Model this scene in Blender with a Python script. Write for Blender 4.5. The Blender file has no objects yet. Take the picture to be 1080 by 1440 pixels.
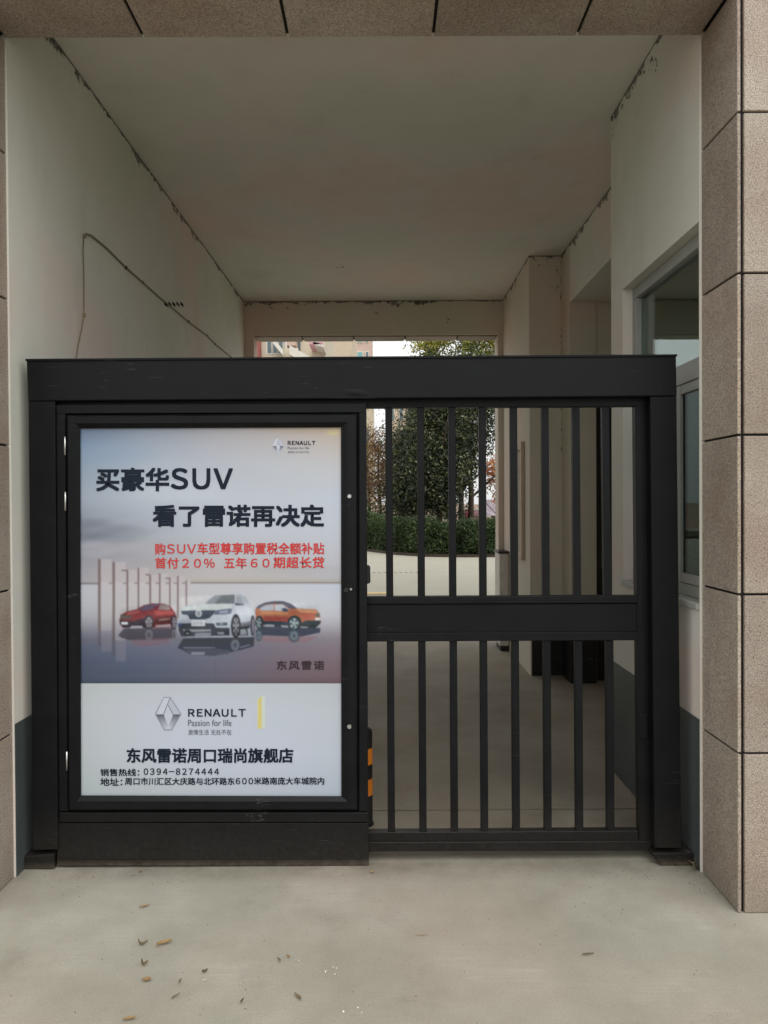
import bpy, bmesh, math, random
import numpy as np
from mathutils import Vector, Matrix, Euler

random.seed(7)
rng = np.random.default_rng(7)
scene = bpy.context.scene
COL = scene.collection

# ------------------------------------------------------------------ camera
F = 1047.0                      # focal length in pixels of the 1080x1440 picture
CAM_Z = 1.54
PITCH, ROLL, YAW = -0.0105, -0.0060, -0.0025
RCAM = Matrix.Rotation(YAW, 3, 'Z') @ Matrix.Rotation(math.pi / 2 + PITCH, 3, 'X') @ Matrix.Rotation(ROLL, 3, 'Z')
cam_data = bpy.data.cameras.new('camera')
cam = bpy.data.objects.new('camera', cam_data)
COL.objects.link(cam)
M4 = RCAM.to_4x4(); M4.translation = (0, 0, CAM_Z)
cam.matrix_world = M4
cam_data.sensor_fit = 'VERTICAL'
cam_data.sensor_height = 36.0
cam_data.lens = F / 1440 * 36.0
cam_data.clip_start = 0.05
cam_data.clip_end = 2000
scene.camera = cam

# ------------------------------------------------------------------ world, sun, exposure
SUN_EL, SUN_AZ = math.radians(57), math.radians(158)
world = bpy.data.worlds.new('World'); scene.world = world; world.use_nodes = True
wn, wl = world.node_tree.nodes, world.node_tree.links
wn.clear()
sky = wn.new('ShaderNodeTexSky'); sky.sky_type = 'NISHITA'; sky.sun_disc = False
sky.sun_elevation = SUN_EL; sky.sun_rotation = SUN_AZ
sky.dust_density = 4.0; sky.air_density = 1.0; sky.ozone_density = 1.0
hsv = wn.new('ShaderNodeHueSaturation'); hsv.inputs['Saturation'].default_value = 0.12
mixw = wn.new('ShaderNodeMix'); mixw.data_type = 'RGBA'; mixw.inputs[0].default_value = 0.6
mixw.inputs['B'].default_value = (7.1, 7.15, 7.1, 1)      # even cloud layer
bgn = wn.new('ShaderNodeBackground'); bgn.inputs['Strength'].default_value = 0.14
wo = wn.new('ShaderNodeOutputWorld')
wl.new(sky.outputs[0], hsv.inputs['Color']); wl.new(hsv.outputs[0], mixw.inputs['A'])
wl.new(mixw.outputs['Result'], bgn.inputs['Color']); wl.new(bgn.outputs[0], wo.inputs['Surface'])

sun_d = bpy.data.lights.new('sun', 'SUN'); sun_d.energy = 0.65; sun_d.angle = math.radians(50); sun_d.color = (1, .96, .9)
sun = bpy.data.objects.new('sun', sun_d); COL.objects.link(sun)
sd = Vector((math.sin(SUN_AZ) * math.cos(SUN_EL), math.cos(SUN_AZ) * math.cos(SUN_EL), math.sin(SUN_EL)))
sun.rotation_euler = sd.to_track_quat('Z', 'Y').to_euler()

scene.view_settings.view_transform = 'Standard'
scene.view_settings.look = 'None'
scene.view_settings.exposure = 0.42
scene.view_settings.gamma = 1
scene.view_settings.use_curve_mapping = False
scene.cycles.max_bounces = 10
scene.cycles.diffuse_bounces = 6

# ------------------------------------------------------------------ layout helpers
def ray(px, py):
    return RCAM @ Vector(((px - 540) / F, -(py - 720) / F, -1))
def P(px, py, Y):                # the point that the picture shows at px, py, at distance Y
    d = ray(px, py); t = Y / d.y
    return Vector((d.x * t, Y, CAM_Z + d.z * t))
def PX(px, py, X):
    d = ray(px, py); t = X / d.x
    return Vector((X, d.y * t, CAM_Z + d.z * t))
def PZ(px, py, Z=0.0):
    d = ray(px, py); t = (Z - CAM_Z) / d.z
    return Vector((d.x * t, d.y * t, Z))

# ------------------------------------------------------------------ object helpers
def tag(o, label=None, cat=None, group=None, kind=None):
    if label: o['label'] = label
    if cat: o['category'] = cat
    if group: o['group'] = group
    if kind: o['kind'] = kind
    return o
def thing(name, label, cat, loc=(0, 0, 0), group=None):
    o = bpy.data.objects.new(name, None); COL.objects.link(o); o.location = loc
    o.empty_display_size = .1
    return tag(o, label, cat, group)
def link_mesh(name, me, mat, parent=None, smooth=False):
    if mat is not None and not me.materials: me.materials.append(mat)
    o = bpy.data.objects.new(name, me); COL.objects.link(o)
    if parent is not None:
        o.parent = parent
        w = Vector((0, 0, 0)); p = parent
        while p: w += p.location; p = p.parent
        if w.length > 1e-9: me.transform(Matrix.Translation(-w))
    if smooth:
        for p in me.polygons: p.use_smooth = True
    return o
def bm_obj(name, bm, mat, parent=None, smooth=False):
    bmesh.ops.recalc_face_normals(bm, faces=bm.faces)
    me = bpy.data.meshes.new(name); bm.to_mesh(me); bm.free()
    return link_mesh(name, me, mat, parent, smooth)
def add_hexa(bm, v8, bevel=0):
    """v8: four front corners, four back corners, same order"""
    b = bmesh.new()
    vs = [b.verts.new(v) for v in v8]
    for f in ((0, 1, 2, 3), (7, 6, 5, 4), (0, 4, 5, 1), (1, 5, 6, 2), (2, 6, 7, 3), (3, 7, 4, 0)):
        b.faces.new([vs[i] for i in f])
    bmesh.ops.recalc_face_normals(b, faces=b.faces)
    if bevel: bmesh.ops.bevel(b, geom=b.edges[:], offset=bevel, segments=1, affect='EDGES', profile=.5)
    tmp = bpy.data.meshes.new('tmp'); b.to_mesh(tmp); b.free()
    bm.from_mesh(tmp); bpy.data.meshes.remove(tmp)
def add_box(bm, x0, x1, y0, y1, z0, z1, bevel=0):
    add_hexa(bm, [(x0, y0, z0), (x1, y0, z0), (x1, y0, z1), (x0, y0, z1),
                  (x0, y1, z0), (x1, y1, z0), (x1, y1, z1), (x0, y1, z1)], bevel)
def add_slab(bm, c, Y, depth, bevel=.0015):
    """c: picture corners (x,y) of the front face, clockwise from top left; the slab goes back by depth"""
    fr = [P(x, y, Y) for x, y in c]
    bk = [v + Vector((0, depth, 0)) for v in fr]
    add_hexa(bm, fr + bk, bevel)
def box(name, x0, x1, y0, y1, z0, z1, mat, parent=None, bevel=0):
    bm = bmesh.new(); add_box(bm, x0, x1, y0, y1, z0, z1, bevel); return bm_obj(name, bm, mat, parent)
def slab(name, c, Y, depth, mat, parent=None, bevel=.0015):
    bm = bmesh.new(); add_slab(bm, c, Y, depth, bevel); return bm_obj(name, bm, mat, parent)
def add_tube(bm, pts, r, seg=8):
    rings = []
    n = len(pts)
    for i, p in enumerate(pts):
        p = Vector(p)
        d = (Vector(pts[min(i + 1, n - 1)]) - Vector(pts[max(i - 1, 0)])).normalized()
        a = Vector((0, 0, 1)) if abs(d.z) < .9 else Vector((1, 0, 0))
        u = d.cross(a).normalized(); v = d.cross(u)
        rr = r[i] if isinstance(r, (list, tuple)) else r
        rings.append([bm.verts.new(p + (u * math.cos(t) + v * math.sin(t)) * rr) for t in [2 * math.pi * k / seg for k in range(seg)]])
    for a, b in zip(rings, rings[1:]):
        for k in range(seg):
            bm.faces.new((a[k], a[(k + 1) % seg], b[(k + 1) % seg], b[k]))
    bm.faces.new(rings[0]); bm.faces.new(rings[-1])

# ------------------------------------------------------------------ materials
def srgb(r, g, b):
    f = lambda c: (c / 255 / 12.92) if c / 255 <= .04045 else ((c / 255 + .055) / 1.055) ** 2.4
    return (f(r), f(g), f(b), 1)
class NT:
    def __init__(s, name):
        s.m = bpy.data.materials.new(name); s.m.use_nodes = True
        s.n, s.l = s.m.node_tree.nodes, s.m.node_tree.links
        s.b = s.n['Principled BSDF']; s.out = s.n['Material Output']
        g = s.n.new('ShaderNodeNewGeometry'); s.pos = g.outputs['Position']
    def noise(s, scale, detail=4, rough=.55, stretch=None, vec=None):
        t = s.n.new('ShaderNodeTexNoise'); t.inputs['Scale'].default_value = scale
        t.inputs['Detail'].default_value = detail; t.inputs['Roughness'].default_value = rough
        v = vec or s.pos
        if stretch:
            m = s.n.new('ShaderNodeMapping'); m.inputs['Scale'].default_value = stretch
            s.l.new(v, m.inputs[0]); v = m.outputs[0]
        s.l.new(v, t.inputs['Vector']); return t.outputs['Fac']
    def ramp(s, fac, stops):
        r = s.n.new('ShaderNodeValToRGB'); e = r.color_ramp.elements
        while len(e) < len(stops): e.new(.5)
        for el, (p, c) in zip(e, stops):
            el.position = p
            el.color = c if isinstance(c, tuple) else (c, c, c, 1)
        s.l.new(fac, r.inputs[0]); return r.outputs[0]
    def mix(s, fac, a, b, mode='MIX'):
        m = s.n.new('ShaderNodeMix'); m.data_type = 'RGBA'; m.blend_type = mode
        for sock, v in ((m.inputs[0], fac), (m.inputs['A'], a), (m.inputs['B'], b)):
            if isinstance(v, (int, float)): sock.default_value = v if sock == m.inputs[0] else (v, v, v, 1)
            elif isinstance(v, tuple): sock.default_value = v
            else: s.l.new(v, sock)
        return m.outputs['Result']
    def math(s, op, a, b=None, c=None, clamp=False):
        m = s.n.new('ShaderNodeMath'); m.operation = op; m.use_clamp = clamp
        for i, v in enumerate((a, b, c)):
            if v is None: continue
            if isinstance(v, (int, float)): m.inputs[i].default_value = v
            else: s.l.new(v, m.inputs[i])
        return m.outputs[0]
    def sep(s):
        x = s.n.new('ShaderNodeSeparateXYZ'); s.l.new(s.pos, x.inputs[0]); return x.outputs
    def set(s, color=None, rough=None, bump=None, bs=.2, bd=.01, metal=None, spec=None):
        for k, v in (('Base Color', color), ('Roughness', rough), ('Metallic', metal), ('Specular IOR Level', spec)):
            if v is None: continue
            if isinstance(v, (int, float, tuple)): s.b.inputs[k].default_value = v
            else: s.l.new(v, s.b.inputs[k])
        if bump is not None:
            bn = s.n.new('ShaderNodeBump'); bn.inputs['Strength'].default_value = bs; bn.inputs['Distance'].default_value = bd
            s.l.new(bump, bn.inputs['Height']); s.l.new(bn.outputs[0], s.b.inputs['Normal'])
        return s.m

def mat_plain(name, c, rough=.6, metal=0, var=.12, scale=9, spec=.5):
    t = NT(name); n = t.noise(scale, 4)
    a = tuple(v * (1 - var) for v in c[:3]) + (1,); b = tuple(min(1, v * (1 + var)) for v in c[:3]) + (1,)
    return t.set(t.ramp(n, [(.3, a), (.7, b)]), rough, metal=metal, spec=spec)

def mat_granite():
    t = NT('granite_tile')
    info = t.n.new('ShaderNodeObjectInfo')
    rnd = info.outputs['Random']
    fine = t.noise(190, 5, .85)
    v = t.n.new('ShaderNodeTexVoronoi'); v.inputs['Scale'].default_value = 130
    t.l.new(t.pos, v.inputs['Vector'])
    big = t.noise(2.6, 3)
    base = t.ramp(fine, [(.35, srgb(98, 90, 80)), (.48, srgb(166, 153, 139)), (.61, srgb(212, 200, 186))])
    sp = t.ramp(v.outputs['Distance'], [(.16, 1.0), (.34, 0.0)])
    sel = t.ramp(t.noise(70, 2), [(.5, 0.0), (.58, .9)])
    spm = t.math('MULTIPLY', sp, sel)
    c = t.mix(spm, base, srgb(80, 72, 66))
    c = t.mix(t.ramp(big, [(.4, 0.0), (.66, .4)]), c, srgb(196, 166, 152), 'MULTIPLY')
    tone = t.ramp(rnd, [(0, .78), (.5, .95), (1, 1.08)])
    c = t.mix(1.0, c, tone, 'MULTIPLY')
    c = t.mix(t.ramp(t.noise(3.2, 6, .7, stretch=(1, 1, .25)), [(.54, 0.0), (.72, .35)]), c, srgb(118, 106, 92))
    z = t.sep()['Z']
    dirt = t.math('MULTIPLY', t.ramp(z, [(0, .9), (.2, 0.0)]), t.noise(14, 5))
    c = t.mix(dirt, c, srgb(120, 112, 100))
    return t.set(c, .62, fine, .12, .002)

def mat_plaster(name='painted_plaster', base=(228, 227, 218), corner=True):
    t = NT(name)
    big = t.noise(.9, 4); mid = t.noise(5, 5, .6)
    c = t.ramp(big, [(.34, srgb(base[0] - 16, base[1] - 11, base[2] - 16)), (.5, srgb(*[v - 8 for v in base])), (.62, srgb(base[0] - 2, base[1] - 14, base[2] - 15))])
    c = t.mix(t.ramp(mid, [(.4, 0.0), (.75, .22)]), c, srgb(200, 196, 184))
    c = t.mix(t.ramp(t.noise(2.2, 7, .7, stretch=(1, 1, .35)), [(.56, 0.0), (.74, .3)]), c, srgb(176, 168, 150))
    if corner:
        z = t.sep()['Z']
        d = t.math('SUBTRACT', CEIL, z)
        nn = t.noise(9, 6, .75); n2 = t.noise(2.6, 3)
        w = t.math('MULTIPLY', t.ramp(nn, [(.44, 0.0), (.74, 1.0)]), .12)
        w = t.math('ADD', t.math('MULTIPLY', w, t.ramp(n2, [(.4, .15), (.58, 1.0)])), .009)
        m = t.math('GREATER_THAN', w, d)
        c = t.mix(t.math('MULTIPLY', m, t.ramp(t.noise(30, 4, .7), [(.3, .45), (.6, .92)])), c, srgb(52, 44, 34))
    # scuffs low down
    return t.set(c, .85, t.noise(60, 4), .12, .004)

def mat_dado(name, c):
    t = NT(name)
    n = t.noise(4, 5, .6); n2 = t.noise(40, 4)
    col = t.ramp(n, [(.3, tuple(v * .75 for v in c[:3]) + (1,)), (.75, c)])
    col = t.mix(t.ramp(n2, [(.62, 0.0), (.72, .35)]), col, srgb(130, 128, 118))
    return t.set(col, .42, n2, .06, .003)

def mat_concrete():
    t = NT('worn_concrete')
    xyz = t.sep()
    big = t.noise(.55, 4, .5); mid = t.noise(2.3, 6, .62); fine = t.noise(70, 5, .7)
    c = t.ramp(mid, [(.3, srgb(147, 143, 129)), (.5, srgb(160, 156, 142)), (.7, srgb(172, 168, 155))])
    c = t.mix(t.ramp(big, [(.46, 0.0), (.62, .42)]), c, srgb(166, 148, 134))
    c = t.mix(t.ramp(t.noise(1.1, 3, vec=None, stretch=(1.3, .8, 1)), [(.5, 0.0), (.72, .35)]), c, srgb(148, 152, 142))
    # brushed strokes across
    br = t.noise(1.0, 5, .65, stretch=(3.0, 95, 1))
    brm = t.math('MULTIPLY', t.ramp(br, [(.45, 0.0), (.7, 1.0)]), t.ramp(t.noise(2.3, 3), [(.5, 0.0), (.66, .22)]))
    c = t.mix(brm, c, srgb(206, 200, 188))
    # damp and oily marks
    st = t.noise(3.4, 8, .75)
    c = t.mix(t.ramp(st, [(.55, 0.0), (.75, .32)]), c, srgb(112, 106, 94))
    grit = t.noise(210, 3, .8)
    c = t.mix(t.ramp(grit, [(.35, .3), (.5, 0.0)]), c, srgb(98, 92, 80))
    c = t.mix(t.ramp(grit, [(.56, 0.0), (.72, .3)]), c, srgb(206, 202, 190))
    c = t.mix(t.ramp(fine, [(.55, 0.0), (.8, .3)]), c, srgb(118, 110, 98))
    cr = t.n.new('ShaderNodeTexVoronoi'); cr.inputs['Scale'].default_value = 26
    t.l.new(t.pos, cr.inputs['Vector'])
    spk = t.math('MULTIPLY', t.ramp(cr.outputs['Distance'], [(.05, 1.0), (.1, 0.0)]), t.ramp(t.noise(9, 2), [(.58, 0.0), (.66, .6)]))
    c = t.mix(spk, c, srgb(84, 78, 68))
    # dirt gathered along the foot of the gate and walls
    yy = t.math('ABSOLUTE', t.math('SUBTRACT', xyz['Y'], 3.17))
    base = t.math('MULTIPLY', t.ramp(yy, [(0, 1.0), (.16, 0.0)]), t.ramp(t.noise(5, 6, .7), [(.3, .1), (.7, .75)]))
    c = t.mix(base, c, srgb(92, 84, 70))
    h = t.math('ADD', t.math('MULTIPLY', br, .6), fine)
    return t.set(c, .88, h, .22, .004)

def mat_black_metal():
    t = NT('black_painted_steel')
    z = t.sep()['Z']
    n = t.noise(7, 6, .65); s = t.noise(3, 5, .7, stretch=(1, 1, .3)); f = t.noise(120, 4, .7)
    c = t.ramp(n, [(.3, srgb(11, 12, 14)), (.7, srgb(18, 20, 23))])
    c = t.mix(t.ramp(f, [(.6, 0.0), (.8, .14)]), c, srgb(70, 70, 70))
    low = t.math('MULTIPLY', t.ramp(z, [(0, 1.0), (.28, .0)]), t.ramp(t.noise(46, 6, .8), [(.35, .04), (.8, .15)]))
    c = t.mix(low, c, srgb(124, 112, 96))
    foot = t.math('MULTIPLY', t.ramp(z, [(.01, .4), (.035, 0.0)]), t.ramp(t.noise(18, 5, .7), [(.35, .2), (.65, .9)]))
    c = t.mix(foot, c, srgb(134, 122, 104))
    rs = t.math('MULTIPLY', t.ramp(t.noise(5.5, 8, .8), [(.66, 0.0), (.7, .5)]), t.ramp(z, [(0, 1.0), (1.0, .35)]))
    c = t.mix(rs, c, srgb(70, 48, 36))
    sc = t.ramp(t.noise(2.6, 7, .8, stretch=(1, 1, 1.7)), [(.64, 0.0), (.68, .2)])
    scr = t.ramp(t.noise(9, 2, .5, stretch=(1, 1, 26)), [(.70, 0.0), (.72, .16)])
    c = t.mix(t.math('MULTIPLY', scr, t.ramp(t.noise(2.2, 3), [(.5, 0.0), (.6, 1.0)])), c, srgb(130, 130, 128))
    c = t.mix(sc, c, srgb(120, 118, 112))
    return t.set(c, t.ramp(n, [(.2, .38), (.8, .55)]), s, .12, .006, spec=.2)

def mat_attr(name, rough=.3, k=1.0):
    t = NT(name)
    a = t.n.new('ShaderNodeAttribute'); a.attribute_name = 'print'
    return t.set(a.outputs['Color'], rough, spec=.35)

def mat_leaf(name, stops, rough=.55):
    t = NT(name)
    g = t.n.new('ShaderNodeNewGeometry')
    c = t.ramp(g.outputs['Random Per Island'], stops)
    c = t.mix(1.0, c, t.ramp(t.noise(1.5, 3), [(.36, .75), (.5, 1.1), (.66, 1.6)]), 'MULTIPLY')
    t.set(c, rough, spec=.4)
    tr = t.n.new('ShaderNodeBsdfTranslucent'); t.l.new(c, tr.inputs['Color'])
    mx = t.n.new('ShaderNodeMixShader'); mx.inputs[0].default_value = .25
    t.l.new(t.b.outputs[0], mx.inputs[1]); t.l.new(tr.outputs[0], mx.inputs[2]); t.l.new(mx.outputs[0], t.out.inputs['Surface'])
    return t.m

def mat_glass(name='window_glass', k=.55, tint=(.8, .85, .82, 1)):
    t = NT(name)
    gl = t.n.new('ShaderNodeBsdfGlossy'); gl.inputs['Roughness'].default_value = .015; gl.inputs['Color'].default_value = (.9, .95, .95, 1)
    tp = t.n.new('ShaderNodeBsdfTransparent'); tp.inputs['Color'].default_value = tint
    fr = t.n.new('ShaderNodeFresnel'); fr.inputs['IOR'].default_value = 1.55
    mx = t.n.new('ShaderNodeMixShader')
    t.l.new(t.math('MULTIPLY', fr.outputs[0], k, clamp=True), mx.inputs[0]); t.l.new(tp.outputs[0], mx.inputs[1]); t.l.new(gl.outputs[0], mx.inputs[2])
    t.l.new(mx.outputs[0], t.out.inputs['Surface']); return t.m

CEIL = 3.735
M = {}
M['granite'] = mat_granite()
M['joint'] = mat_plain('dark_joint', srgb(30, 27, 28), .8)
M['plaster'] = mat_plaster()
M['plaster_far'] = mat_plaster('grey_plaster', (216, 207, 192))
M['ceiling'] = mat_plaster('ceiling_plaster', (233, 229, 220), corner=False)
M['dado'] = mat_dado('blue_grey_dado_paint', srgb(82, 90, 90))
M['dado_dark'] = mat_dado('black_dado', srgb(24, 24, 25))  # near-black dado tone for the column and recess
M['concrete'] = mat_concrete()
M['steel'] = mat_black_metal()
M['chrome'] = mat_plain('bright_steel', (.62, .62, .6, 1), .3, .9, .1)
M['frame'] = mat_plain('white_aluminium', srgb(160, 162, 156), .45, 0, .06)
M['glass'] = mat_glass()
M['glass_dark'] = mat_glass('tinted_glass', .3, (.3, .38, .34, 1))
M['ink'] = mat_plain('dark_print_ink', srgb(26, 36, 50), .3, 0, .02, spec=.15)
M['ink_soft'] = mat_plain('grey_print_ink', srgb(88, 92, 102), .35, 0, .02)
M['ink_plum'] = mat_plain('plum_print_ink', srgb(50, 34, 42), .35, 0, .02)
M['ink_red'] = mat_plain('red_print_ink', srgb(198, 52, 48), .35, 0, .02)
M['mould'] = mat_plain('mould', srgb(48, 40, 32), .9, 0, .3, 60)
M['cable'] = mat_plain('grey_cable', srgb(132, 120, 96), .6)
M['door_dark'] = mat_plain('dark_brown_door_paint', srgb(26, 18, 15), .4)
M['wood'] = mat_plain('brown_frame_wood', srgb(186, 166, 142), .6)
M['board'] = mat_plain('pale_board', srgb(172, 160, 142), .7)
M['grey_metal'] = mat_plain('grey_cabinet_paint', srgb(206, 200, 192), .55)
M['yellow'] = mat_plain('reflective_orange', srgb(226, 132, 34), .45)
M['black_rubber'] = mat_plain('black_rubber', srgb(26, 26, 27), .6)
M['dry_leaf'] = mat_leaf('dry_leaf_brown', [(0, srgb(136, 108, 72)), (1, srgb(188, 158, 108))])
M['dry_dark'] = mat_leaf('dry_leaf_dark', [(0, srgb(104, 92, 70)), (1, srgb(138, 124, 98))])
M['paper'] = mat_plain('paper_scrap', srgb(225, 222, 214), .8)
M['bark'] = mat_plain('tree_bark', srgb(78, 66, 54), .9, 0, .3, 12)
M['hedge'] = mat_leaf('hedge_leaves', [(0, srgb(42, 56, 36)), (.5, srgb(60, 78, 48)), (.9, srgb(84, 102, 60)), (1, srgb(112, 126, 80))])
M['evergreen'] = mat_leaf('evergreen_leaves', [(0, srgb(36, 45, 36)), (.5, srgb(58, 68, 50)), (.8, srgb(84, 92, 64)), (1, srgb(146, 148, 108))], .32)
M['yellowgreen'] = mat_leaf('yellow_green_leaves', [(0, srgb(84, 98, 40)), (.5, srgb(130, 138, 54)), (1, srgb(182, 160, 66))])
M['russet'] = mat_leaf('russet_leaves', [(0, srgb(96, 72, 56)), (.5, srgb(134, 104, 78)), (1, srgb(150, 130, 82))])
M['orange'] = mat_leaf('orange_leaves', [(0, srgb(176, 112, 76)), (.5, srgb(208, 154, 92)), (1, srgb(200, 138, 116))])
M['olive'] = mat_leaf('olive_leaves', [(0, srgb(80, 82, 44)), (.6, srgb(124, 112, 54)), (1, srgb(150, 128, 70))])

# ------------------------------------------------------------------ ground
def grid_sheet(name, x0, x1, y0, y1, z, mat, kind='structure'):
    bm = bmesh.new()
    vs = [bm.verts.new(v) for v in ((x0, y0, z), (x1, y0, z), (x1, y1, z), (x0, y1, z))]
    bm.faces.new(vs); o = bm_obj(name, bm, mat)
    return tag(o, kind=kind)
grid_sheet('ground', -300, 300, -120, 700, 0, M['concrete'])

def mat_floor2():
    t = NT('darker_passage_concrete')  # darker concrete than the ground sheet in front of the gate
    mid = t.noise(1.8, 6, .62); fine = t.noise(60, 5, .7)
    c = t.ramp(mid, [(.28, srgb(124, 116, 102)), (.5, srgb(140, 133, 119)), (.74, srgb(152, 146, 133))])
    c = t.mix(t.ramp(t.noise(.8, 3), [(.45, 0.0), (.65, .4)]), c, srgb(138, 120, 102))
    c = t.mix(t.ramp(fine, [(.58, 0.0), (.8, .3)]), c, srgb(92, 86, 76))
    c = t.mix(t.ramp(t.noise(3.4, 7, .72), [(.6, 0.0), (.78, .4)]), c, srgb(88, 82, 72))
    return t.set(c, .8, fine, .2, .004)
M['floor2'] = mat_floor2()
M['paving'] = mat_plain('brightened_courtyard_concrete', srgb(182, 178, 163), .85, 0, .05, 1.2)  # lighter than the ground: open-sky brightness put into the colour
grid_sheet('courtyard_paving', -30, 30, 8.43, 60, .003, M['paving'])
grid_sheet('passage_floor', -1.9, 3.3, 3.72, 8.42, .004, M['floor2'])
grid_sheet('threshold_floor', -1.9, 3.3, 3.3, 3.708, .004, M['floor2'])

# ------------------------------------------------------------------ gateway building
XL0, XL1 = -1.53, -1.475      # left wall: near, far
XR = 1.315                    # booth wall and column face
XREC = 1.60
Y0, YE, YEB = 3.08, 8.05, 8.30
bld = thing('gateway_building', 'stone clad building with a white plastered drive-through passage behind the black gate', 'building', (0, 3, 0))
def bbox(name, x0, x1, y0, y1, z0, z1, mat, bevel=0): return box(name, x0, x1, y0, y1, z0, z1, mat, bld, bevel)
# left wall (slightly out of parallel, as in the photograph)
bm = bmesh.new()
add_hexa(bm, [(XL0 - .35, Y0, 0), (XL0, Y0, 0), (XL0, Y0, CEIL), (XL0 - .35, Y0, CEIL),
              (XL0 - .35, YE, 0), (XL1, YE, 0), (XL1, YE, CEIL), (XL0 - .35, YE, CEIL)])
bm_obj('wall', bm, M['plaster'], bld)
DZ = .637
bm = bmesh.new()
add_hexa(bm, [(XL0 - .05, Y0 + .002, 0.002), (XL0 + .003, Y0 + .002, 0.002), (XL0 + .003, Y0 + .002, DZ), (XL0 - .05, Y0 + .002, DZ),
              (XL0 - .05, YE - .002, 0.002), (XL1 + .003, YE - .002, 0.002), (XL1 + .003, YE - .002, DZ), (XL0 - .05, YE - .002, DZ)])
bm_obj('dado', bm, M['dado'], bld)
# ceiling
bbox('ceiling', -2.2, 3.6, Y0, YEB, CEIL, CEIL + .3, M['ceiling'])
# end frame
XO0, XO1 = P(357, 490, YE).x, P(700, 490, YE).x
ZO = P(530, 471, YE).z
bbox('beam', XL1 - .02, XR + .001, YE, YEB - .03, ZO, CEIL, M['plaster_far'])
bbox('jamb', XL1 - .3, XO0, YE + .0005, YEB - .03, 0, ZO, M['plaster_far'])
bbox('jamb', XO1, XR + .3, YE + .0005, YEB - .03, 0, ZO, M['plaster_far'])
# booth wall with its window opening
WZ0, WZ1 = 1.09, 2.70
WY1 = 4.06; WYN = Y0 + .004; YB = 4.26
WT = .16
bbox('wall', XR, XR + WT, Y0, YB, 0, WZ0, M['plaster'])
bbox('wall', XR, XR + WT, Y0, YB, WZ1, CEIL, M['plaster'])
bbox('wall', XR, XR + WT, WY1, YB, WZ0, WZ1, M['plaster'])
bbox('wall', XR, XR + WT, Y0, WYN, WZ0, WZ1, M['plaster'])
bbox('dado', XR - .003, XR + .05, Y0 + .002, YB - .002, 0.002, DZ, M['dado'])
# step wall towards the recess
bbox('wall', XR + WT, 3.2, YB - .12, YB, 0, CEIL, M['plaster'])
bbox('wall', 3.2, 3.35, Y0, 6.4, 0, CEIL, M['plaster_far'])
bbox('wall', XR + WT, 3.2, Y0, Y0 + .1, 0, CEIL, M['plaster_far'])
# recess: lintel over the side hall, jamb, column
YH = 6.32; ZH = 3.24; YC = 6.62
bbox('lintel', XREC, XREC + .2, YB, YH, ZH, CEIL, M['plaster'])
bbox('ceiling', XREC + .2, 3.2, YB, YH, ZH + .001, ZH + .1, M['ceiling'])
bbox('wall', XREC, XREC + .22, YH, YC, 0, CEIL, M['plaster_far'])
HX0, HX1, HZ = 1.80, 2.62, 2.42
bbox('wall', XREC + .22, HX0 + .02, YH + .02, YC, 0, CEIL, M['plaster_far'])
bbox('wall', HX0 + .02, 3.2, YH + .02, YC, HZ, CEIL, M['plaster_far'])
bbox('wall', HX1, 3.2, YH + .02, YC, 0, HZ, M['plaster_far'])
bbox('dado', XREC - .003, HX0 + .018, YH - .004, YC, 0.002, DZ, M['dado_dark'])
# column
bbox('column', XR, XREC + .3, YC, YE, 0, CEIL, M['plaster_far'])
bbox('dado', XR + .012, XREC, YC - .004, YC + .01, 0.002, DZ, M['dado_dark'])
dr = bbox('door', HX0 + .02, HX1, YH + .07, YH + .12, 0.01, HZ, M['door_dark'])
bm = bmesh.new(); add_box(bm, HX0 + .08, HX0 + .12, YH + .04, YH + .07, .98, 1.12, .003); bm_obj('handle', bm, M['chrome'], dr)
# mould lines along the inside corners (vertical)
def mould_line(p0, p1, nrm, w=.012, n=60, seed=0, gap=.2):
    r = random.Random(seed); p0, p1 = Vector(p0), Vector(p1); nrm = Vector(nrm)
    d = (p1 - p0); L = d.length; d.normalize(); s = nrm.cross(d).normalized()
    bm = bmesh.new()
    for i in range(n):
        if r.random() < gap: continue
        a = L * i / n; b = L * (i + r.uniform(.7, 1.25)) / n
        w0, w1 = w * r.uniform(.15, 1), w * r.uniform(.15, 1)
        o = s * r.uniform(-.2, .5) * w
        q = nrm * (.0015 + .0003 * (i % 5))
        b = min(b, L)
        vs = [bm.verts.new(v + q + o) for v in (p0 + d * a, p0 + d * b, p0 + d * b + s * w1, p0 + d * ((a + b) / 2) + s * max(w0, w1) * r.uniform(1, 1.5), p0 + d * a + s * w0)]
        bm.faces.new(vs)
    return tag(bm_obj('mould_stain', bm, M['mould'], bld), kind='stuff')
mould_line((XREC - .004, YC, CEIL - .01), (XREC - .004, YC, 2.0), (0, -1, 0), .016, 60, 1)
mould_line((XR - .002, YE, CEIL - .01), (XR - .002, YE, ZO - .3), (0, -1, 0), .014, 30, 2, .3)
mould_line((XL1 + .002, YE, ZO - .2), (XL1 + .002, YE, CEIL - .01), (0, -1, 0), .014, 30, 3, .3)
# stains on the ceiling along its edges
mould_line((XL1, YE, CEIL), (XL0, Y0 + .1, CEIL), (0, 0, -1), .012, 160, 4, .05)
mould_line((XREC, YB, CEIL), (XREC, YC, CEIL), (0, 0, -1), .014, 80, 5, .1)
mould_line((XR, YC, CEIL), (XR, YE, CEIL), (0, 0, -1), .016, 50, 6, .1)
mould_line((XREC, YC, CEIL), (XR, YC, CEIL), (0, 0, -1), .016, 12, 7, .1)

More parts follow.
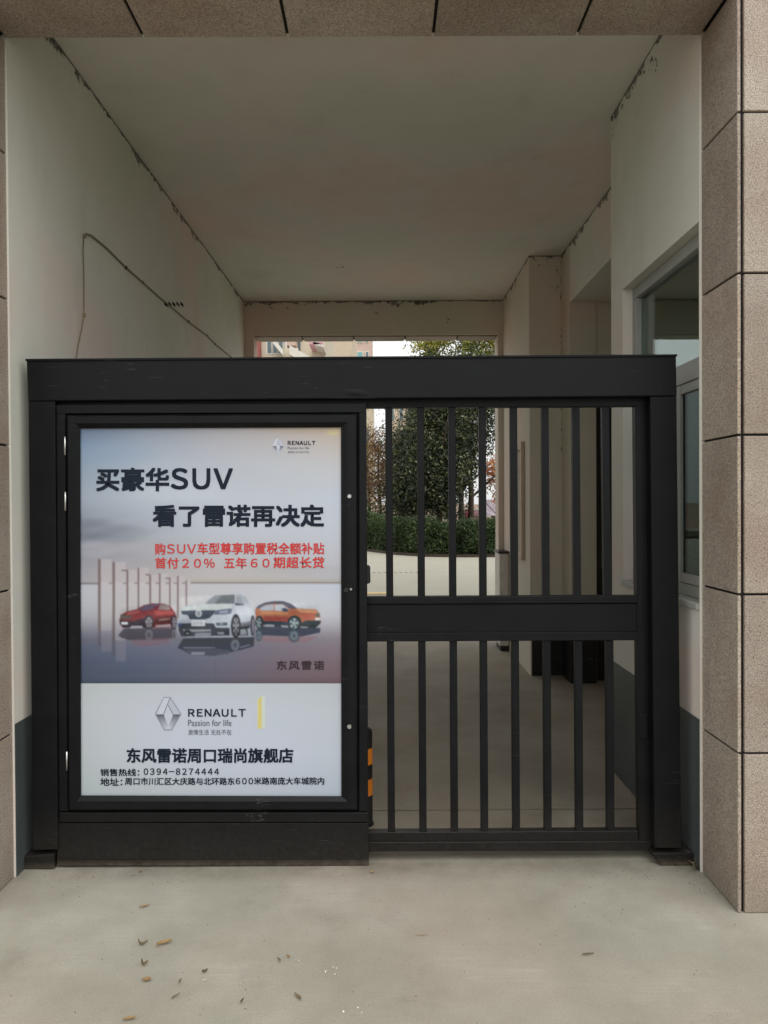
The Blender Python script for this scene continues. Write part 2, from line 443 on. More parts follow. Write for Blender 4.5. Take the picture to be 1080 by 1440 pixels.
def splotch(x, y, z, nrm, r, seed):
    q = random.Random(seed); bm = bmesh.new(); nrm = Vector(nrm)
    u = Vector((0, 0, 1)) if abs(nrm.z) < .5 else Vector((1, 0, 0)); v = nrm.cross(u)
    for k in range(7):
        c = Vector((x, y, z)) + u * q.gauss(0, r) + v * q.gauss(0, r) + nrm * (.0016 + .0002 * k)
        rr = r * q.uniform(.15, .6); n = 7
        vs = [bm.verts.new(c + (u * math.cos(a) * q.uniform(.6, 1.5) + v * math.sin(a) * q.uniform(.5, 1.1)) * rr) for a in [6.283 * i / n for i in range(n)]]
        bm.faces.new(vs)
    return tag(bm_obj('mould_stain', bm, M['mould'], bld), kind='stuff')
for i, (y, z) in enumerate(((3.62, 3.66), (3.74, 3.69), (3.55, 3.62), (3.86, 3.70), (4.22, 3.71), (4.20, 3.64), (4.05, 3.71), (3.95, 3.69))):
    splotch(XR, y, z, (-1, 0, 0), .014, 20 + i)
for i, (x, z) in enumerate(((.72, 3.52), (-.05, 3.60), (-1.0, 3.66), (.1, 3.71), (-.6, 3.715))):
    splotch(x, YE, z, (0, -1, 0), .012, 40 + i)
for i, (x, z) in enumerate(((1.4, 3.66), (1.48, 3.70), (1.36, 3.71), (1.56, 3.6), (1.55, 3.45))):
    splotch(x, YC, z, (0, -1, 0), .012, 50 + i)
splotch(-.35, 6.9, CEIL, (0, 0, -1), .02, 60)

# ------------------------------------------------------------------ stone cladding: backing and single tiles
ZS = P(500, 52, Y0).z           # soffit height
PXR, PXL = P(987, 700, Y0).x, P(14, 700, Y0).x
YF = 2.77
TT = .014
JW = .009
JZ = [0.0, .60, 1.195, 1.79, 2.39, 2.985]
bbox('pier', PXR + TT, 3.6, YF + TT, Y0, 0, ZS + TT + .001, M['joint'])
bbox('pier', -3.8, PXL - TT, YF + TT, Y0, 0, ZS + TT + .001, M['joint'])
bbox('beam', -3.8, 3.6, YF + TT, Y0, ZS + TT + .002, 5.6, M['joint'])
bbox('wall', -3.8, 3.6, Y0, Y0 + .12, CEIL + .3, 5.6, M['joint'])
M['render'] = mat_plain('grey_render', srgb(176, 168, 154), .85)
bbox('sky_blocking_storeys', -11, 11, YF + .06, YEB, 5.62, 15, M['render'])  # unseen storeys, added tall to keep sky light off the foreground
bbox('side_wing', 3.62, 11, YF + .06, YEB, 0, 5.6, M['render'])  # unseen flanks added along with the sky-blocking mass above
bbox('side_wing', -11, -3.82, YF + .06, YEB, 0, 5.6, M['render'])
def tile(x0, x1, y0, y1, z0, z1):
    return bbox('tile', x0, x1, y0, y1, z0, z1, M['granite'], .0022)
h = JW / 2
# side faces of the opening
EDG = .014
for s, X in ((1, PXR), (-1, PXL)):
    for i, z in enumerate(JZ):
        zt = JZ[i + 1] - h if i + 1 < len(JZ) else ZS - JW
        xs = (X, X + TT - .001) if s > 0 else (X - TT + .001, X)
        tile(xs[0], xs[1], YF, Y0 - .001, z + (h if i else .003), zt)
# soffit
jx = [PXL] + [P(px, 56, Y0).x for px in (202, 405, 609, 811)] + [PXR]
for a, b in zip(jx, jx[1:]):
    tile(a + h + .002, b - h - .002, YF, Y0 - .001, ZS, ZS + TT)
# front faces
def front_rows(x0, x1, zlist):
    for a, b in zip(zlist, zlist[1:]):
        tile(x0, x1, YF - .002, YF + TT - .001, a + h, b - h)
FZ = [-.003] + JZ[1:] + [ZS + .0]
xr = PXR + TT + .011
for k in range(3):
    front_rows(xr + k * .71, xr + k * .71 + .70, FZ)
xl = PXL - TT - .011
for k in range(3):
    front_rows(xl - k * .71 - .70, xl - k * .71, FZ)
xs_ = [xl - 3 * .71 + .01] + [xl - 2 * .71, xl - .71, PXL] + jx[1:-1] + [PXR, xr + .705, xr + 1.415, xr + 2.12]
for a, b in zip(xs_, xs_[1:]):
    front_rows(a + h, b - h, [ZS + .0, ZS + .6, ZS + 1.2, ZS + 1.8])
# soffit of the far frame, clad with tiles
for a, b in zip([XO0, P(424, 474, YE).x, P(497, 474, YE).x, P(570, 474, YE).x, P(644, 474, YE).x], [P(424, 474, YE).x, P(497, 474, YE).x, P(570, 474, YE).x, P(644, 474, YE).x, XO1]):
    tile(a + .008, b - .008, YE + .03, YEB, ZO - .014, ZO - .001)
bbox('joint_strip', XO0, XO1, YE + .035, YEB - .035, ZO - .004, ZO + .0, M['joint'])

# ------------------------------------------------------------------ booth window
XG = XR + .075
win = bpy.data.objects.new('window', None); COL.objects.link(win); win.parent = bld
def wbar(name, y0, y1, z0, z1, x0=XG - .022, x1=XG + .035, mat=None, bevel=.003):
    return box(name, x0, x1, y0, y1, z0, z1, mat or M['frame'], win, bevel)
bld_loc = bld.location.copy()
wbar('frame', WYN, WY1, WZ1 - .06, WZ1 - .001)
wbar('frame', WYN, WY1, WZ0 + .03, WZ0 + .085)
wbar('frame', WY1 - .055, WY1 - .001, WZ0 + .086, WZ1 - .061)
wbar('frame', WYN + .001, WYN + .05, WZ0 + .086, WZ1 - .061)
wbar('transom', WYN + .051, WY1 - .056, 2.075, 2.165, XG - .03, XG + .04)
YS = P(957, 700, 3.4).y + .04
wbar('sash', YS - .045, YS + .0, WZ0 + .086, 2.074, XG - .028, XG + .0)
wbar('sash', YS + .01, YS + .05, WZ0 + .086, 2.074, XG + .005, XG + .03)
wbar('sash', WYN + .051, YS - .046, 2.03, 2.074, XG - .026, XG)
wbar('sash', WYN + .051, YS - .046, WZ0 + .086, WZ0 + .13, XG - .026, XG)
wbar('pane', WYN + .045, WY1 - .05, 2.16, WZ1 - .055, XG + .008, XG + .013, M['glass'], 0)
wbar('pane', WYN + .045, YS - .04, WZ0 + .12, 2.035, XG - .016, XG - .011, M['glass_dark'], 0)
wbar('pane', YS + .04, WY1 - .05, WZ0 + .08, 2.08, XG + .016, XG + .021, M['glass_dark'], 0)
wbar('sill', WYN, WY1, WZ0 + .001, WZ0 + .03, XR - .015, XG + .04)

# notice board and cabinet on the column side
YB0, YB1 = 6.86, 7.30
ncb = thing('notice_board', 'narrow wood framed board on the column side past the gate bars', 'board', (XR, 7.3, 1.03))
box('panel', XR - .012, XR - .002, YB0 + .05, YB1 - .05, 1.08, 2.04, M['board'], ncb)
for a in ((YB0, YB1, 2.04, 2.11), (YB0, YB1, 1.02, 1.08), (YB0, YB0 + .05, 1.08, 2.04), (YB1 - .05, YB1, 1.08, 2.04)):
    box('frame', XR - .032, XR - .001, a[0], a[1], a[2], a[3], M['wood'], ncb, .002)
cab = thing('cabinet', 'pale grey floor cabinet against the far jamb of the passage', 'cabinet', (XO1, 7.9, 0))
box('body', XR - .10, XR - .004, 7.72, 8.03, .06, 1.02, M['grey_metal'], cab, .004)
box('top', XR - .115, XR - .004, 7.70, 8.035, 1.021, 1.045, M['door_dark'], cab, .003)
box('base', XR - .09, XR - .004, 7.74, 8.02, 0.002, .059, M['door_dark'], cab)

# cable on the left wall
def wall_x(y): return XL0 + (XL1 - XL0) * (y - Y0) / (YE - Y0)
def on_left(px, py, off=.006):
    X = -1.5
    for _ in range(6):
        p = PX(px, py, X); X = wall_x(p.y) + off
    return PX(px, py, X)
cbl = thing('wall_cable', 'thin painted cable running along the left passage wall and hanging down', 'cable', on_left(118, 332))
bm = bmesh.new()
pts = [on_left(*p) for p in ((119, 330), (122, 329), (128, 331), (138, 339), (150, 349), (177, 376), (201, 397), (223, 417), (247, 437), (267, 454), (290, 471), (304, 485), (326, 503), (350, 524))]
add_tube(bm, pts, .0055, 6); bm_obj('cable', bm, M['cable'], cbl, True)
bm = bmesh.new()
pts = [on_left(*p) for p in ((118, 331), (117, 352), (118, 385), (118, 420), (118, 443), (115, 462), (110, 485), (107, 505), (104, 530))]
add_tube(bm, pts, .0032, 6); bm_obj('cable', bm, M['cable'], cbl, True)
for p in ((119, 332), (118, 443), (177, 376), (201, 397), (265, 452), (292, 472), (303, 484)):
    c = on_left(*p); bm = bmesh.new(); add_box(bm, c.x - .006, c.x + .007, c.y - .008, c.y + .008, c.z - .009, c.z + .009, .002)
    bm_obj('clip', bm, M['cable'] if random.random() < .4 else M['mould'], cbl)
# small stencil mark on the wall
bm = bmesh.new()
for k in range(5):
    a = on_left(231 + k * 5.6, 423.5, .0015); b = on_left(235.6 + k * 5.6, 432.5, .0015)
    for (y0, y1, z0, z1) in ((a.y, b.y, a.z - .016, a.z), (a.y, b.y, b.z, b.z + .016), (a.y, a.y + .03, b.z, a.z), (b.y - .03, b.y, b.z, a.z)):
        if random.random() < .93:
            vs = [bm.verts.new((wall_x(y) + .0015, y, z)) for y, z in ((y0, z0), (y1, z0), (y1, z1), (y0, z1))]
            bm.faces.new(vs)
tag(bm_obj('stencil_mark', bm, M['mould'], bld), kind='stuff')

# ------------------------------------------------------------------ gate portal
YP = 3.14
por = thing('gate_frame', 'black steel portal of two posts and a deep top beam standing across the passage', 'gate frame', (0, YP, 0))
slab('beam', [(37, 507), (951, 500.5), (952, 557), (39, 564)], YP, .14, M['steel'], por, .004)
slab('cap', [(35.5, 504.5), (952.5, 498), (952.5, 501), (35.5, 507.5)], YP - .006, .155, M['steel'], por, .001)
slab('post', [(39.5, 564.3), (77, 564), (81, 1195), (46, 1196)], YP + .002, .12, M['steel'], por, .003)
slab('post', [(914.5, 557.6), (951.5, 557.4), (958.5, 1193), (921, 1193)], YP + .002, .12, M['steel'], por, .003)
bm = bmesh.new()
a, b = PZ(928, 1218), PZ(989, 1216)
z1 = .055
x0t = a.x - .03
add_hexa(bm, [(a.x, a.y, 0.001), (PXR - .004, a.y, 0.001), (PXR - .004, a.y, z1), (x0t, a.y, z1),
              (a.x, a.y + .22, 0.001), (PXR - .004, a.y + .22, 0.001), (PXR - .004, a.y + .22, z1), (x0t, a.y + .22, z1)], .003)
bm_obj('foot', bm, M['steel'], por)
bm = bmesh.new()
a, b = PZ(23, 1223), PZ(77, 1222)
add_hexa(bm, [(PXL + .004, a.y, 0.001), (b.x, a.y - .004, 0.001), (b.x, a.y - .004, .066), (PXL + .004, a.y, .055),
              (PXL + .004, a.y + .2, 0.001), (b.x, a.y + .2, 0.001), (b.x, a.y + .2, .075), (PXL + .004, a.y + .2, .085)], .004)
bm_obj('foot', bm, M['steel'], por)
# shallow dent buckled into the beam
bm = bmesh.new()
nx, nz = 26, 14
vv = {}
for i in range(nx + 1):
    for j in range(nz + 1):
        u, v = i / nx, j / nz
        p = P(462 + 66 * u, 540 + 20 * v, YP)
        r2 = math.exp(-((u - .55 - .35 * (v - .5)) ** 2 / .05 + (v - .62) ** 2 / .05))
        edge = min(u, 1 - u, v, 1 - v)
        hgt = .003 * r2 * min(1, edge / .18) - .0006
        vv[i, j] = bm.verts.new((p.x, YP - hgt - .0002, p.z))
for i in range(nx):
    for j in range(nz):
        bm.faces.new((vv[i, j], vv[i + 1, j], vv[i + 1, j + 1], vv[i, j + 1]))
bm_obj('dent', bm, M['steel'], por, True)

# ------------------------------------------------------------------ advert door
YD = 3.155
door = thing('advert_door', 'black steel door leaf holding a large framed car advertising poster', 'door', (P(80, 1218, YD).x, YD, 0))
# outer leaf frame
slab('head_strip', [(78, 561), (516, 559), (516, 574), (78, 575)], YD + .03, .03, M['steel'], door)
slab('stile', [(79, 569), (91.5, 569), (95, 1141), (83, 1141)], YD, .06, M['steel'], door)
slab('stile', [(505, 568), (515, 568), (517.5, 1141), (505, 1141)], YD, .06, M['steel'], door)
slab('top_rail', [(79, 569), (515, 567), (515, 580), (79, 581.5)], YD - .0015, .06, M['steel'], door)
slab('kick_panel', [(81, 1158), (518, 1158), (518.5, 1217.5), (80, 1217.5)], YD - .0015, .06, M['steel'], door)
slab('kick_panel_rail', [(83, 1143), (517, 1143), (517.5, 1156.5), (83, 1156.5)], YD - .003, .06, M['steel'], door, .002)
bm = bmesh.new(); add_slab(bm, [(83, 1205.5), (518, 1206), (518, 1208), (83, 1207.5)], YD - .004, .01, .0005)
bm_obj('weld_strip', bm, M['steel'], door)
slab('back_panel', [(86, 575), (510, 573), (510, 1150), (86, 1150)], YD + .035, .02, M['steel'], door)
# casement: mitred frame, sloping inwards towards the print
csm = thing('tmp', None, None); csm.name = 'casement'; csm.parent = door; csm.location = (0, 0, 0)
O = [(93, 583.5), (503.5, 581.5), (504, 1140), (95.5, 1140.5)]
I = [(113, 602.5), (479.5, 601), (480, 1119.5), (114, 1118.5)]
mid = lambda t: [((o[0] * (1 - t) + i[0] * t), (o[1] * (1 - t) + i[1] * t)) for o, i in zip(O, I)]
A, B, C_, D = mid(0), mid(.12), mid(.62), mid(1)
for k in range(4):
    k2 = (k + 1) % 4
    bm = bmesh.new()
    prof = [(A, YD + .004), (B, YD - .010), (C_, YD - .010), (D, YD + .006), (D, YD + .022)]
    r0 = [bm.verts.new(P(*c[k], y)) for c, y in prof]; r1 = [bm.verts.new(P(*c[k2], y)) for c, y in prof]
    for i in range(len(prof) - 1): bm.faces.new((r0[i], r0[i + 1], r1[i + 1], r1[i]))
    bm_obj('casement_bar', bm, M['steel'], door)
bpy.data.objects.remove(csm)
for (y0, y1) in ((614, 640), (692, 718), (1057, 1083)):
    t = (y0 - 583) / 560
    x = 91.2 + 3.2 * t
    p0, p1 = P(x, y0, YD - .008), P(x, y1, YD - .008)
    bm = bmesh.new(); add_tube(bm, [p0, p1], .0042, 8); bm_obj('hinge', bm, M['chrome'], door, True)
def disc(name, px, py, Y, r, th, mat, parent):
    c = P(px, py, Y); bm = bmesh.new(); add_tube(bm, [c, c + Vector((0, -th, 0))], [r, r * .7], 14)
    return bm_obj(name, bm, mat, parent)
disc('screw', 491.5, 698, YD - .010, .0105, .006, M['chrome'], door)
disc('screw', 491.5, 1022, YD - .010, .0105, .006, M['chrome'], door)
disc('keyhole', 487, 830, YD - .010, .011, .004, M['black_rubber'], door)
disc('keyhole', 493.5, 828.5, YD - .010, .006, .005, M['chrome'], door)
slab('latch', [(513, 794), (520.5, 796), (521, 820), (514, 822)], YD + .03, .03, M['black_rubber'], door, .005)

# ------------------------------------------------------------------ the poster (flat print)
YQ = YD + .014
KP = 1.0                       # paper white of the print relative to the sampled colours
def lin(a):
    a = np.asarray(a, float) / 255
    return np.where(a <= .04045, a / 12.92, ((a + .055) / 1.055) ** 2.4)
class Canvas:
    def __init__(s, x0, y0, x1, y1, res):
        s.x0, s.y0, s.x1, s.y1, s.res = x0, y0, x1, y1, res
        s.w = int(round((x1 - x0) * res)) + 1; s.h = int(round((y1 - y0) * res)) + 1
        s.ss = 3
        xs = x0 + (np.arange(s.w * s.ss) + .5) / s.ss / (s.w) * (x1 - x0)
        ys = y0 + (np.arange(s.h * s.ss) + .5) / s.ss / (s.h) * (y1 - y0)
        s.X, s.Y = np.meshgrid(xs, ys)
        s.img = np.zeros(s.X.shape + (3,)); s.mask = None
    def grad(s, gx, gy, cols):
        cols = np.array(cols, float)
        ix = np.clip(np.searchsorted(gx, s.X[0]) - 1, 0, len(gx) - 2); fx = np.clip((s.X[0] - np.take(gx, ix)) / (np.take(gx, ix + 1) - np.take(gx, ix)), 0, 1)
        iy = np.clip(np.searchsorted(gy, s.Y[:, 0]) - 1, 0, len(gy) - 2); fy = np.clip((s.Y[:, 0] - np.take(gy, iy)) / (np.take(gy, iy + 1) - np.take(gy, iy)), 0, 1)
        fx = fx[None, :, None]; fy = fy[:, None, None]
        a = cols[iy][:, ix]; b = cols[iy][:, ix + 1]; c = cols[iy + 1][:, ix]; d = cols[iy + 1][:, ix + 1]
        s.img = (a * (1 - fx) + b * fx) * (1 - fy) + (c * (1 - fx) + d * fx) * fy
    def put(s, m, col, al=1.0):
        m = (m * al)[..., None]; s.img = s.img * (1 - m) + np.array(col, float) * m
    def poly(s, pts, col, al=1.0, T=None):
        pts = [T(*p) for p in pts] if T else pts
        m = s.inside(pts)
        s.put(m.astype(float), col, al)
    def inside(s, pts):
        m = np.zeros(s.X.shape, bool); n = len(pts)
        for i in range(n):
            xa, ya = pts[i]; xb, yb = pts[(i + 1) % n]
            if ya == yb: continue
            c = ((ya > s.Y) != (yb > s.Y)) & (s.X < (xb - xa) * (s.Y - ya) / (yb - ya) + xa)
            m ^= c
        return m
    def blur(s, r, y0=None, y1=None):
        k = np.exp(-.5 * (np.arange(-3 * r, 3 * r + 1) / r) ** 2); k /= k.sum(); h = len(k) // 2
        a = s.img
        for ax in (0, 1):
            p = [(0, 0)] * 3; p[ax] = (h, h); b = np.pad(a, p, 'edge'); o = 0
            for i, w in enumerate(k): o = o + w * (b[i:i + a.shape[0]] if ax == 0 else b[:, i:i + a.shape[1]])
            a = o
        s.img = a
    def ell(s, cx, cy, rx, ry, col, al=1.0, T=None, soft=0):
        if T:
            (cx2, cy2), (ex, ey) = T(cx, cy), T(cx + rx, cy + ry); rx, ry, cx, cy = abs(ex - cx2), abs(ey - cy2), cx2, cy2
        r = ((s.X - cx) / rx) ** 2 + ((s.Y - cy) / ry) ** 2
        m = np.clip((1 + soft - r) / (2 * soft), 0, 1) if soft else (r < 1).astype(float)
        s.put(m, col, al)
    def rect(s, x0, y0, x1, y1, col, al=1.0, T=None):
        s.poly([(x0, y0), (x1, y0), (x1, y1), (x0, y1)], col, al, T)
    def build(s, name, Y, parent, mat):
        im = s.img.reshape(s.h, s.ss, s.w, s.ss, 3).mean((1, 3))
        # one value per grid vertex
        gx = np.linspace(s.x0, s.x1, s.w); gy = np.linspace(s.y0, s.y1, s.h)
        c00, c10, c01, c11 = P(s.x0, s.y0, Y), P(s.x1, s.y0, Y), P(s.x0, s.y1, Y), P(s.x1, s.y1, Y)
        u = np.linspace(0, 1, s.w)[None, :, None]; v = np.linspace(0, 1, s.h)[:, None, None]
        A_ = [np.array(q)[None, None, :] for q in (c00, c10, c01, c11)]
        co = (A_[0] * (1 - u) + A_[1] * u) * (1 - v) + (A_[2] * (1 - u) + A_[3] * u) * v
        idx = np.arange(s.w * s.h).reshape(s.h, s.w)
        q = np.stack([idx[:-1, :-1], idx[1:, :-1], idx[1:, 1:], idx[:-1, 1:]], -1).reshape(-1, 4)
        if s.mask is not None:
            mk = s.mask.reshape(s.h, s.ss, s.w, s.ss).mean((1, 3)).reshape(-1) > .02
            q = q[mk[q].any(1)]
        me = bpy.data.meshes.new(name)
        me.vertices.add(s.w * s.h); me.vertices.foreach_set('co', co.reshape(-1).astype(np.float32))
        me.loops.add(q.size); me.loops.foreach_set('vertex_index', q.reshape(-1).astype(np.int32))
        me.polygons.add(len(q)); me.polygons.foreach_set('loop_start', np.arange(0, q.size, 4, dtype=np.int32))
        me.update(calc_edges=True)
        at = me.color_attributes.new('print', 'FLOAT_COLOR', 'POINT')
        L = np.clip(lin(im) * KP * np.array([.97, 1.0, 1.04]), 0, .86)
        at.data.foreach_set('color', np.concatenate([L, np.ones(L.shape[:2] + (1,))], -1).reshape(-1).astype(np.float32))
        return link_mesh(name, me, mat, parent)
M['print'] = mat_attr('poster_print', .28)

cv = Canvas(112.5, 600.5, 481, 961, 1.0)
gx = [113, 200, 300, 400, 480]
gy = [601, 625, 650, 700, 745, 765, 790, 817, 819.5, 850, 880, 900, 930, 960]
cv.grad(gx, gy, [
 [(104,120,142),(135,144,158),(160,158,160),(176,166,160),(186,168,148)],
 [(122,142,166),(150,160,174),(172,172,178),(182,176,176),(188,178,170)],
 [(140,156,174),(166,175,186),(178,182,190),(186,187,191),(190,188,188)],
 [(160,170,182),(176,184,194),(186,192,200),(188,193,201),(190,196,206)],
 [(138,145,156),(165,170,180),(184,189,197),(188,192,200),(190,194,202)],
 [(146,148,158),(166,168,176),(182,184,190),(186,188,194),(188,190,198)],
 [(156,156,164),(166,162,167),(182,178,180),(182,180,184),(184,184,190)],
 [(168,164,168),(176,168,168),(184,176,174),(178,173,171),(174,172,176)],
 [(188,190,198),(190,188,190),(190,188,192),(192,194,202),(190,194,204)],
 [(182,186,194),(186,182,184),(190,188,192),(193,196,204),(190,194,204)],
 [(158,158,170),(160,152,162),(162,162,174),(176,174,184),(182,176,184)],
 [(118,122,140),(128,130,146),(132,132,146),(148,138,148),(162,146,154)],
 [(92,103,124),(102,112,133),(124,122,138),(138,122,130),(144,122,128)],
 [(88,98,115),(94,103,119),(112,110,123),(128,107,113),(132,106,111)]])
# soft clouds and streaks on the wet floor
nz = np.cumsum(rng.normal(0, 1, cv.Y.shape[0])); nz = nz - np.convolve(nz, np.ones(61) / 61, 'same'); nz /= np.abs(nz).max()
cv.img += (nz[:, None] * np.where(cv.Y > 890, 9, 0))[..., None]
for (x, y, rx, ry, c, a) in ((140, 748, 60, 9, (132, 138, 150), .6), (120, 735, 30, 7, (130, 136, 148), .5), (190, 770, 70, 8, (176, 172, 178), .5), (150, 640, 60, 16, (140, 158, 182), .4), (420, 800, 60, 6, (170, 166, 170), .4), (250, 690, 60, 14, (196, 202, 210), .4), (130, 772, 30, 10, (182, 182, 190), .5)):
    cv.ell(x, y, rx, ry, c, a, soft=.8)
cv.rect(112, 818.4, 139, 821.6, (130, 128, 132)); cv.rect(268, 817.5, 482, 820.5, (146, 138, 134)); cv.rect(268, 814.5, 482, 815.6, (176, 168, 150))
cols_ = [(138, 142, 786, 886, 143, 157), (158.5, 162.2, 790, 900, 163, 177), (178, 180.8, 801, 870, 181.5, 193), (193.6, 196, 798, 868, 197, 209),
         (210, 212.6, 808, 862, 213, 223), (223.6, 226, 806, 860, 226.5, 237), (238, 240, 812, 858, 240.5, 249), (249, 251.4, 810, 868, 252, 260), (261, 263, 816, 856, 263.5, 268)]
for (a, b, y0, y1, c0, c1) in cols_:
    cv.rect(c0 - 1, y0, c1, y1, (192, 183, 185), .6)
    cv.rect(a - 5, 818.5, a, 821, (140, 130, 132), .8)
    cv.rect(a, y0, b, y1, (118, 98, 98), .85)
for (a, b, y) in ((171, 179, 801), (205, 211, 807), (233, 238, 812)): cv.rect(a, y, b, y + 2, (120, 102, 104), .9)
for (a, b, y0, y1, c0, c1) in cols_[:2]: cv.rect(a, y1, b, y1 + 22, (100, 86, 96), .5); cv.rect(c0, y1, c1, y1 + 30, (170, 160, 168), .35)

def blur_poly(pts, col, al, T):   # two-step soft outline
    cv.poly(pts, col, al, T)
# red hatchback
T = lambda x, y: (110 + x / 5.684, 770 + y / 5.684)
cv.poly([(320,700),(365,645),(780,640),(770,715),(700,735),(420,738),(350,720)], (74,66,82), .85, T)
cv.poly([(420,735),(740,715),(720,765),(520,790),(430,770)], (158,104,118), .5, T)
cv.poly([(330,575),(345,532),(400,505),(465,492),(530,456),(600,443),(690,446),(740,470),(775,520),(788,560),(782,615),(750,636),(360,640),(335,610)], (134,38,44), 1, T)
cv.poly([(480,492),(540,457),(640,446),(655,452),(600,488),(520,503)], (92,78,108), 1, T)
cv.poly([(655,452),(700,452),(740,478),(730,498),(640,492)], (138,128,126), .9, T)
cv.poly([(605,470),(640,462),(640,490),(608,490)], (120,30,50), 1, T)
cv.poly([(400,508),(500,498),(470,525),(380,540)], (176,84,84), .8, T)
cv.poly([(600,500),(760,505),(770,530),(620,540)], (186,66,62), .8, T)
cv.poly([(340,530),(430,545),(420,568),(335,568)], (92,84,76), 1, T)
cv.poly([(332,575),(440,585),(530,560),(530,640),(370,640),(335,610)], (52,46,60), .9, T)
cv.rect(345,592,398,613, (212,212,216), 1, T); cv.poly([(430,622),(515,622),(515,642),(410,640)], (190,188,200), .9, T)
cv.poly([(610,560),(750,548),(750,600),(610,606)], (86,40,46), .8, T); cv.poly([(640,570),(735,560),(735,572),(650,584)], (196,170,150), .6, T)
cv.poly([(618,618),(740,608),(740,632),(618,634)], (186,182,186), .9, T)
for cx, rx in ((565, 40), (765, 24)):
    cv.ell(cx, 595, rx, 58, (50,44,54), 1, T); cv.ell(cx + 2, 597, rx * .72, 44, (150,142,150), 1, T)
    for k in range(5):
        a = k * 1.257; cv.poly([(cx+2,597),(cx+2+rx*.7*math.cos(a),597+42*math.sin(a)),(cx+2+rx*.7*math.cos(a+.45),597+42*math.sin(a+.45))], (84,78,88), .9, T)
    cv.ell(cx + 2, 695, rx * .75, 46, (126,124,138), .8, T); cv.ell(cx + 2, 695, rx * .35, 22, (80,78,92), .7, T)
# orange crossover
T = lambda x, y: (340 + x / 7.714, 810 + y / 7.714)
cv.poly([(150,580),(230,540),(850,560),(845,610),(700,640),(640,652),(500,650),(240,640),(150,650)], (52,62,86), .9, T)
cv.poly([(200,650),(500,655),(690,650),(830,650),(700,715),(400,725),(220,700)], (176,116,124), .55, T)
cv.poly([(146,480),(146,362),(170,330),(240,296),(340,282),(440,278),(520,303),(585,348),(800,358),(842,402),(856,500),(800,552),(640,545),(500,555),(240,530),(150,545)], (178,94,62), 1, T)
cv.poly([(148,350),(175,318),(250,284),(340,270),(440,268),(530,296),(600,350),(520,352),(445,302),(350,296),(260,306),(190,345)], (78,80,100), 1, T)
cv.poly([(196,362),(206,334),(268,310),(344,303),(346,372),(196,372)], (154,160,172), 1, T)
cv.poly([(356,308),(440,304),(515,362),(450,378),(356,374)], (164,172,182), 1, T)
cv.poly([(428,352),(470,340),(502,362),(498,384),(448,384)], (60,72,94), 1, T)
cv.poly([(215,385),(500,385),(500,420),(215,410)], (206,132,78), .8, T)
cv.poly([(222,432),(500,440),(500,498),(235,474)], (168,62,58), .9, T)
cv.poly([(580,352),(790,360),(830,400),(640,395)], (216,150,104), .8, T)
cv.poly([(640,400),(790,400),(780,470),(680,480)], (190,84,66), .8, T)
cv.poly([(228,484),(470,492),(500,510),(500,556),(240,532)], (44,60,76), 1, T)
cv.poly([(250,520),(350,522),(350,548),(240,545)], (178,180,190), .8, T); cv.poly([(420,530),(500,535),(500,556),(430,552)], (182,182,190), .8, T)
cv.poly([(640,512),(690,478),(790,480),(855,482),(850,512),(792,562),(650,550)], (46,60,66), 1, T)
cv.poly([(806,398),(838,402),(838,440),(800,436)], (80,100,92), 1, T); cv.rect(792,448,848,476, (206,206,204), 1, T)
cv.poly([(640,545),(720,548),(710,560),(650,560)], (200,196,200), .8, T)
for cx, cy, rx, ry in ((568, 505, 70, 78), (188, 500, 40, 72)):
    cv.ell(cx, cy, rx * 1.1, ry, (40,52,58), 1, T); cv.ell(cx - 4, cy + 6, rx * .72, ry * .76, (150,170,176), 1, T)
    for k in range(5):
        a = k * 1.257 + .2; cv.poly([(cx-4+rx*.15*math.cos(a),cy+6+ry*.15*math.sin(a)),(cx-4+rx*.7*math.cos(a),cy+6+ry*.72*math.sin(a)),(cx-4+rx*.7*math.cos(a+.6),cy+6+ry*.72*math.sin(a+.6))], (50,66,74), .95, T)
    cv.ell(cx - 4, cy + 140, rx * .9, ry * .9, (74,92,108), .85, T); cv.ell(cx - 4, cy + 140, rx * .6, ry * .6, (138,156,168), .7, T); cv.ell(cx - 4, cy + 140, rx * .25, ry * .3, (70,84,100), .8, T)
# white crossover
T = lambda x, y: (230 + x / 7.714, 810 + y / 7.714)
cv.poly([(150,775),(215,672),(985,660),(975,760),(830,800),(700,830),(560,860),(300,852),(205,800)], (62,66,80), .95, T)
cv.poly([(210,790),(560,785),(720,800),(700,850),(300,852)], (96,102,114), .7, T); cv.poly([(215,768),(560,770),(560,778),(215,780)], (168,170,178), .9, T)
cv.rect(300,822,446,852, (164,166,174), .9, T); cv.poly([(300,870),(560,880),(760,860),(760,900),(420,905)], (120,128,144), .5, T)
cv.poly([(140,530),(190,372),(215,338),(270,312),(450,300),(520,212),(600,197),(770,190),(800,180),(860,190),(905,240),(955,330),(998,420),(990,560),(968,650),(780,665),(200,660),(165,610)], (181,189,199), 1, T)
cv.poly([(455,297),(500,245),(560,207),(770,198),(768,294)], (104,112,118), .95, T)
cv.poly([(455,297),(500,245),(560,207),(620,203),(560,296)], (150,158,164), .6, T)
cv.poly([(782,292),(790,205),(835,195),(870,292)], (156,162,174), 1, T); cv.poly([(880,290),(850,205),(880,215),(925,300)], (170,176,186), 1, T)
cv.poly([(768,290),(870,298),(868,312),(780,316)], (74,82,96), .9, T)
cv.poly([(215,342),(440,305),(740,302),(740,345),(560,362),(200,368)], (198,208,206), 1, T)
cv.poly([(192,374),(560,368),(540,410),(500,450),(450,466),(285,466),(265,420),(200,412)], (62,74,92), 1, T)
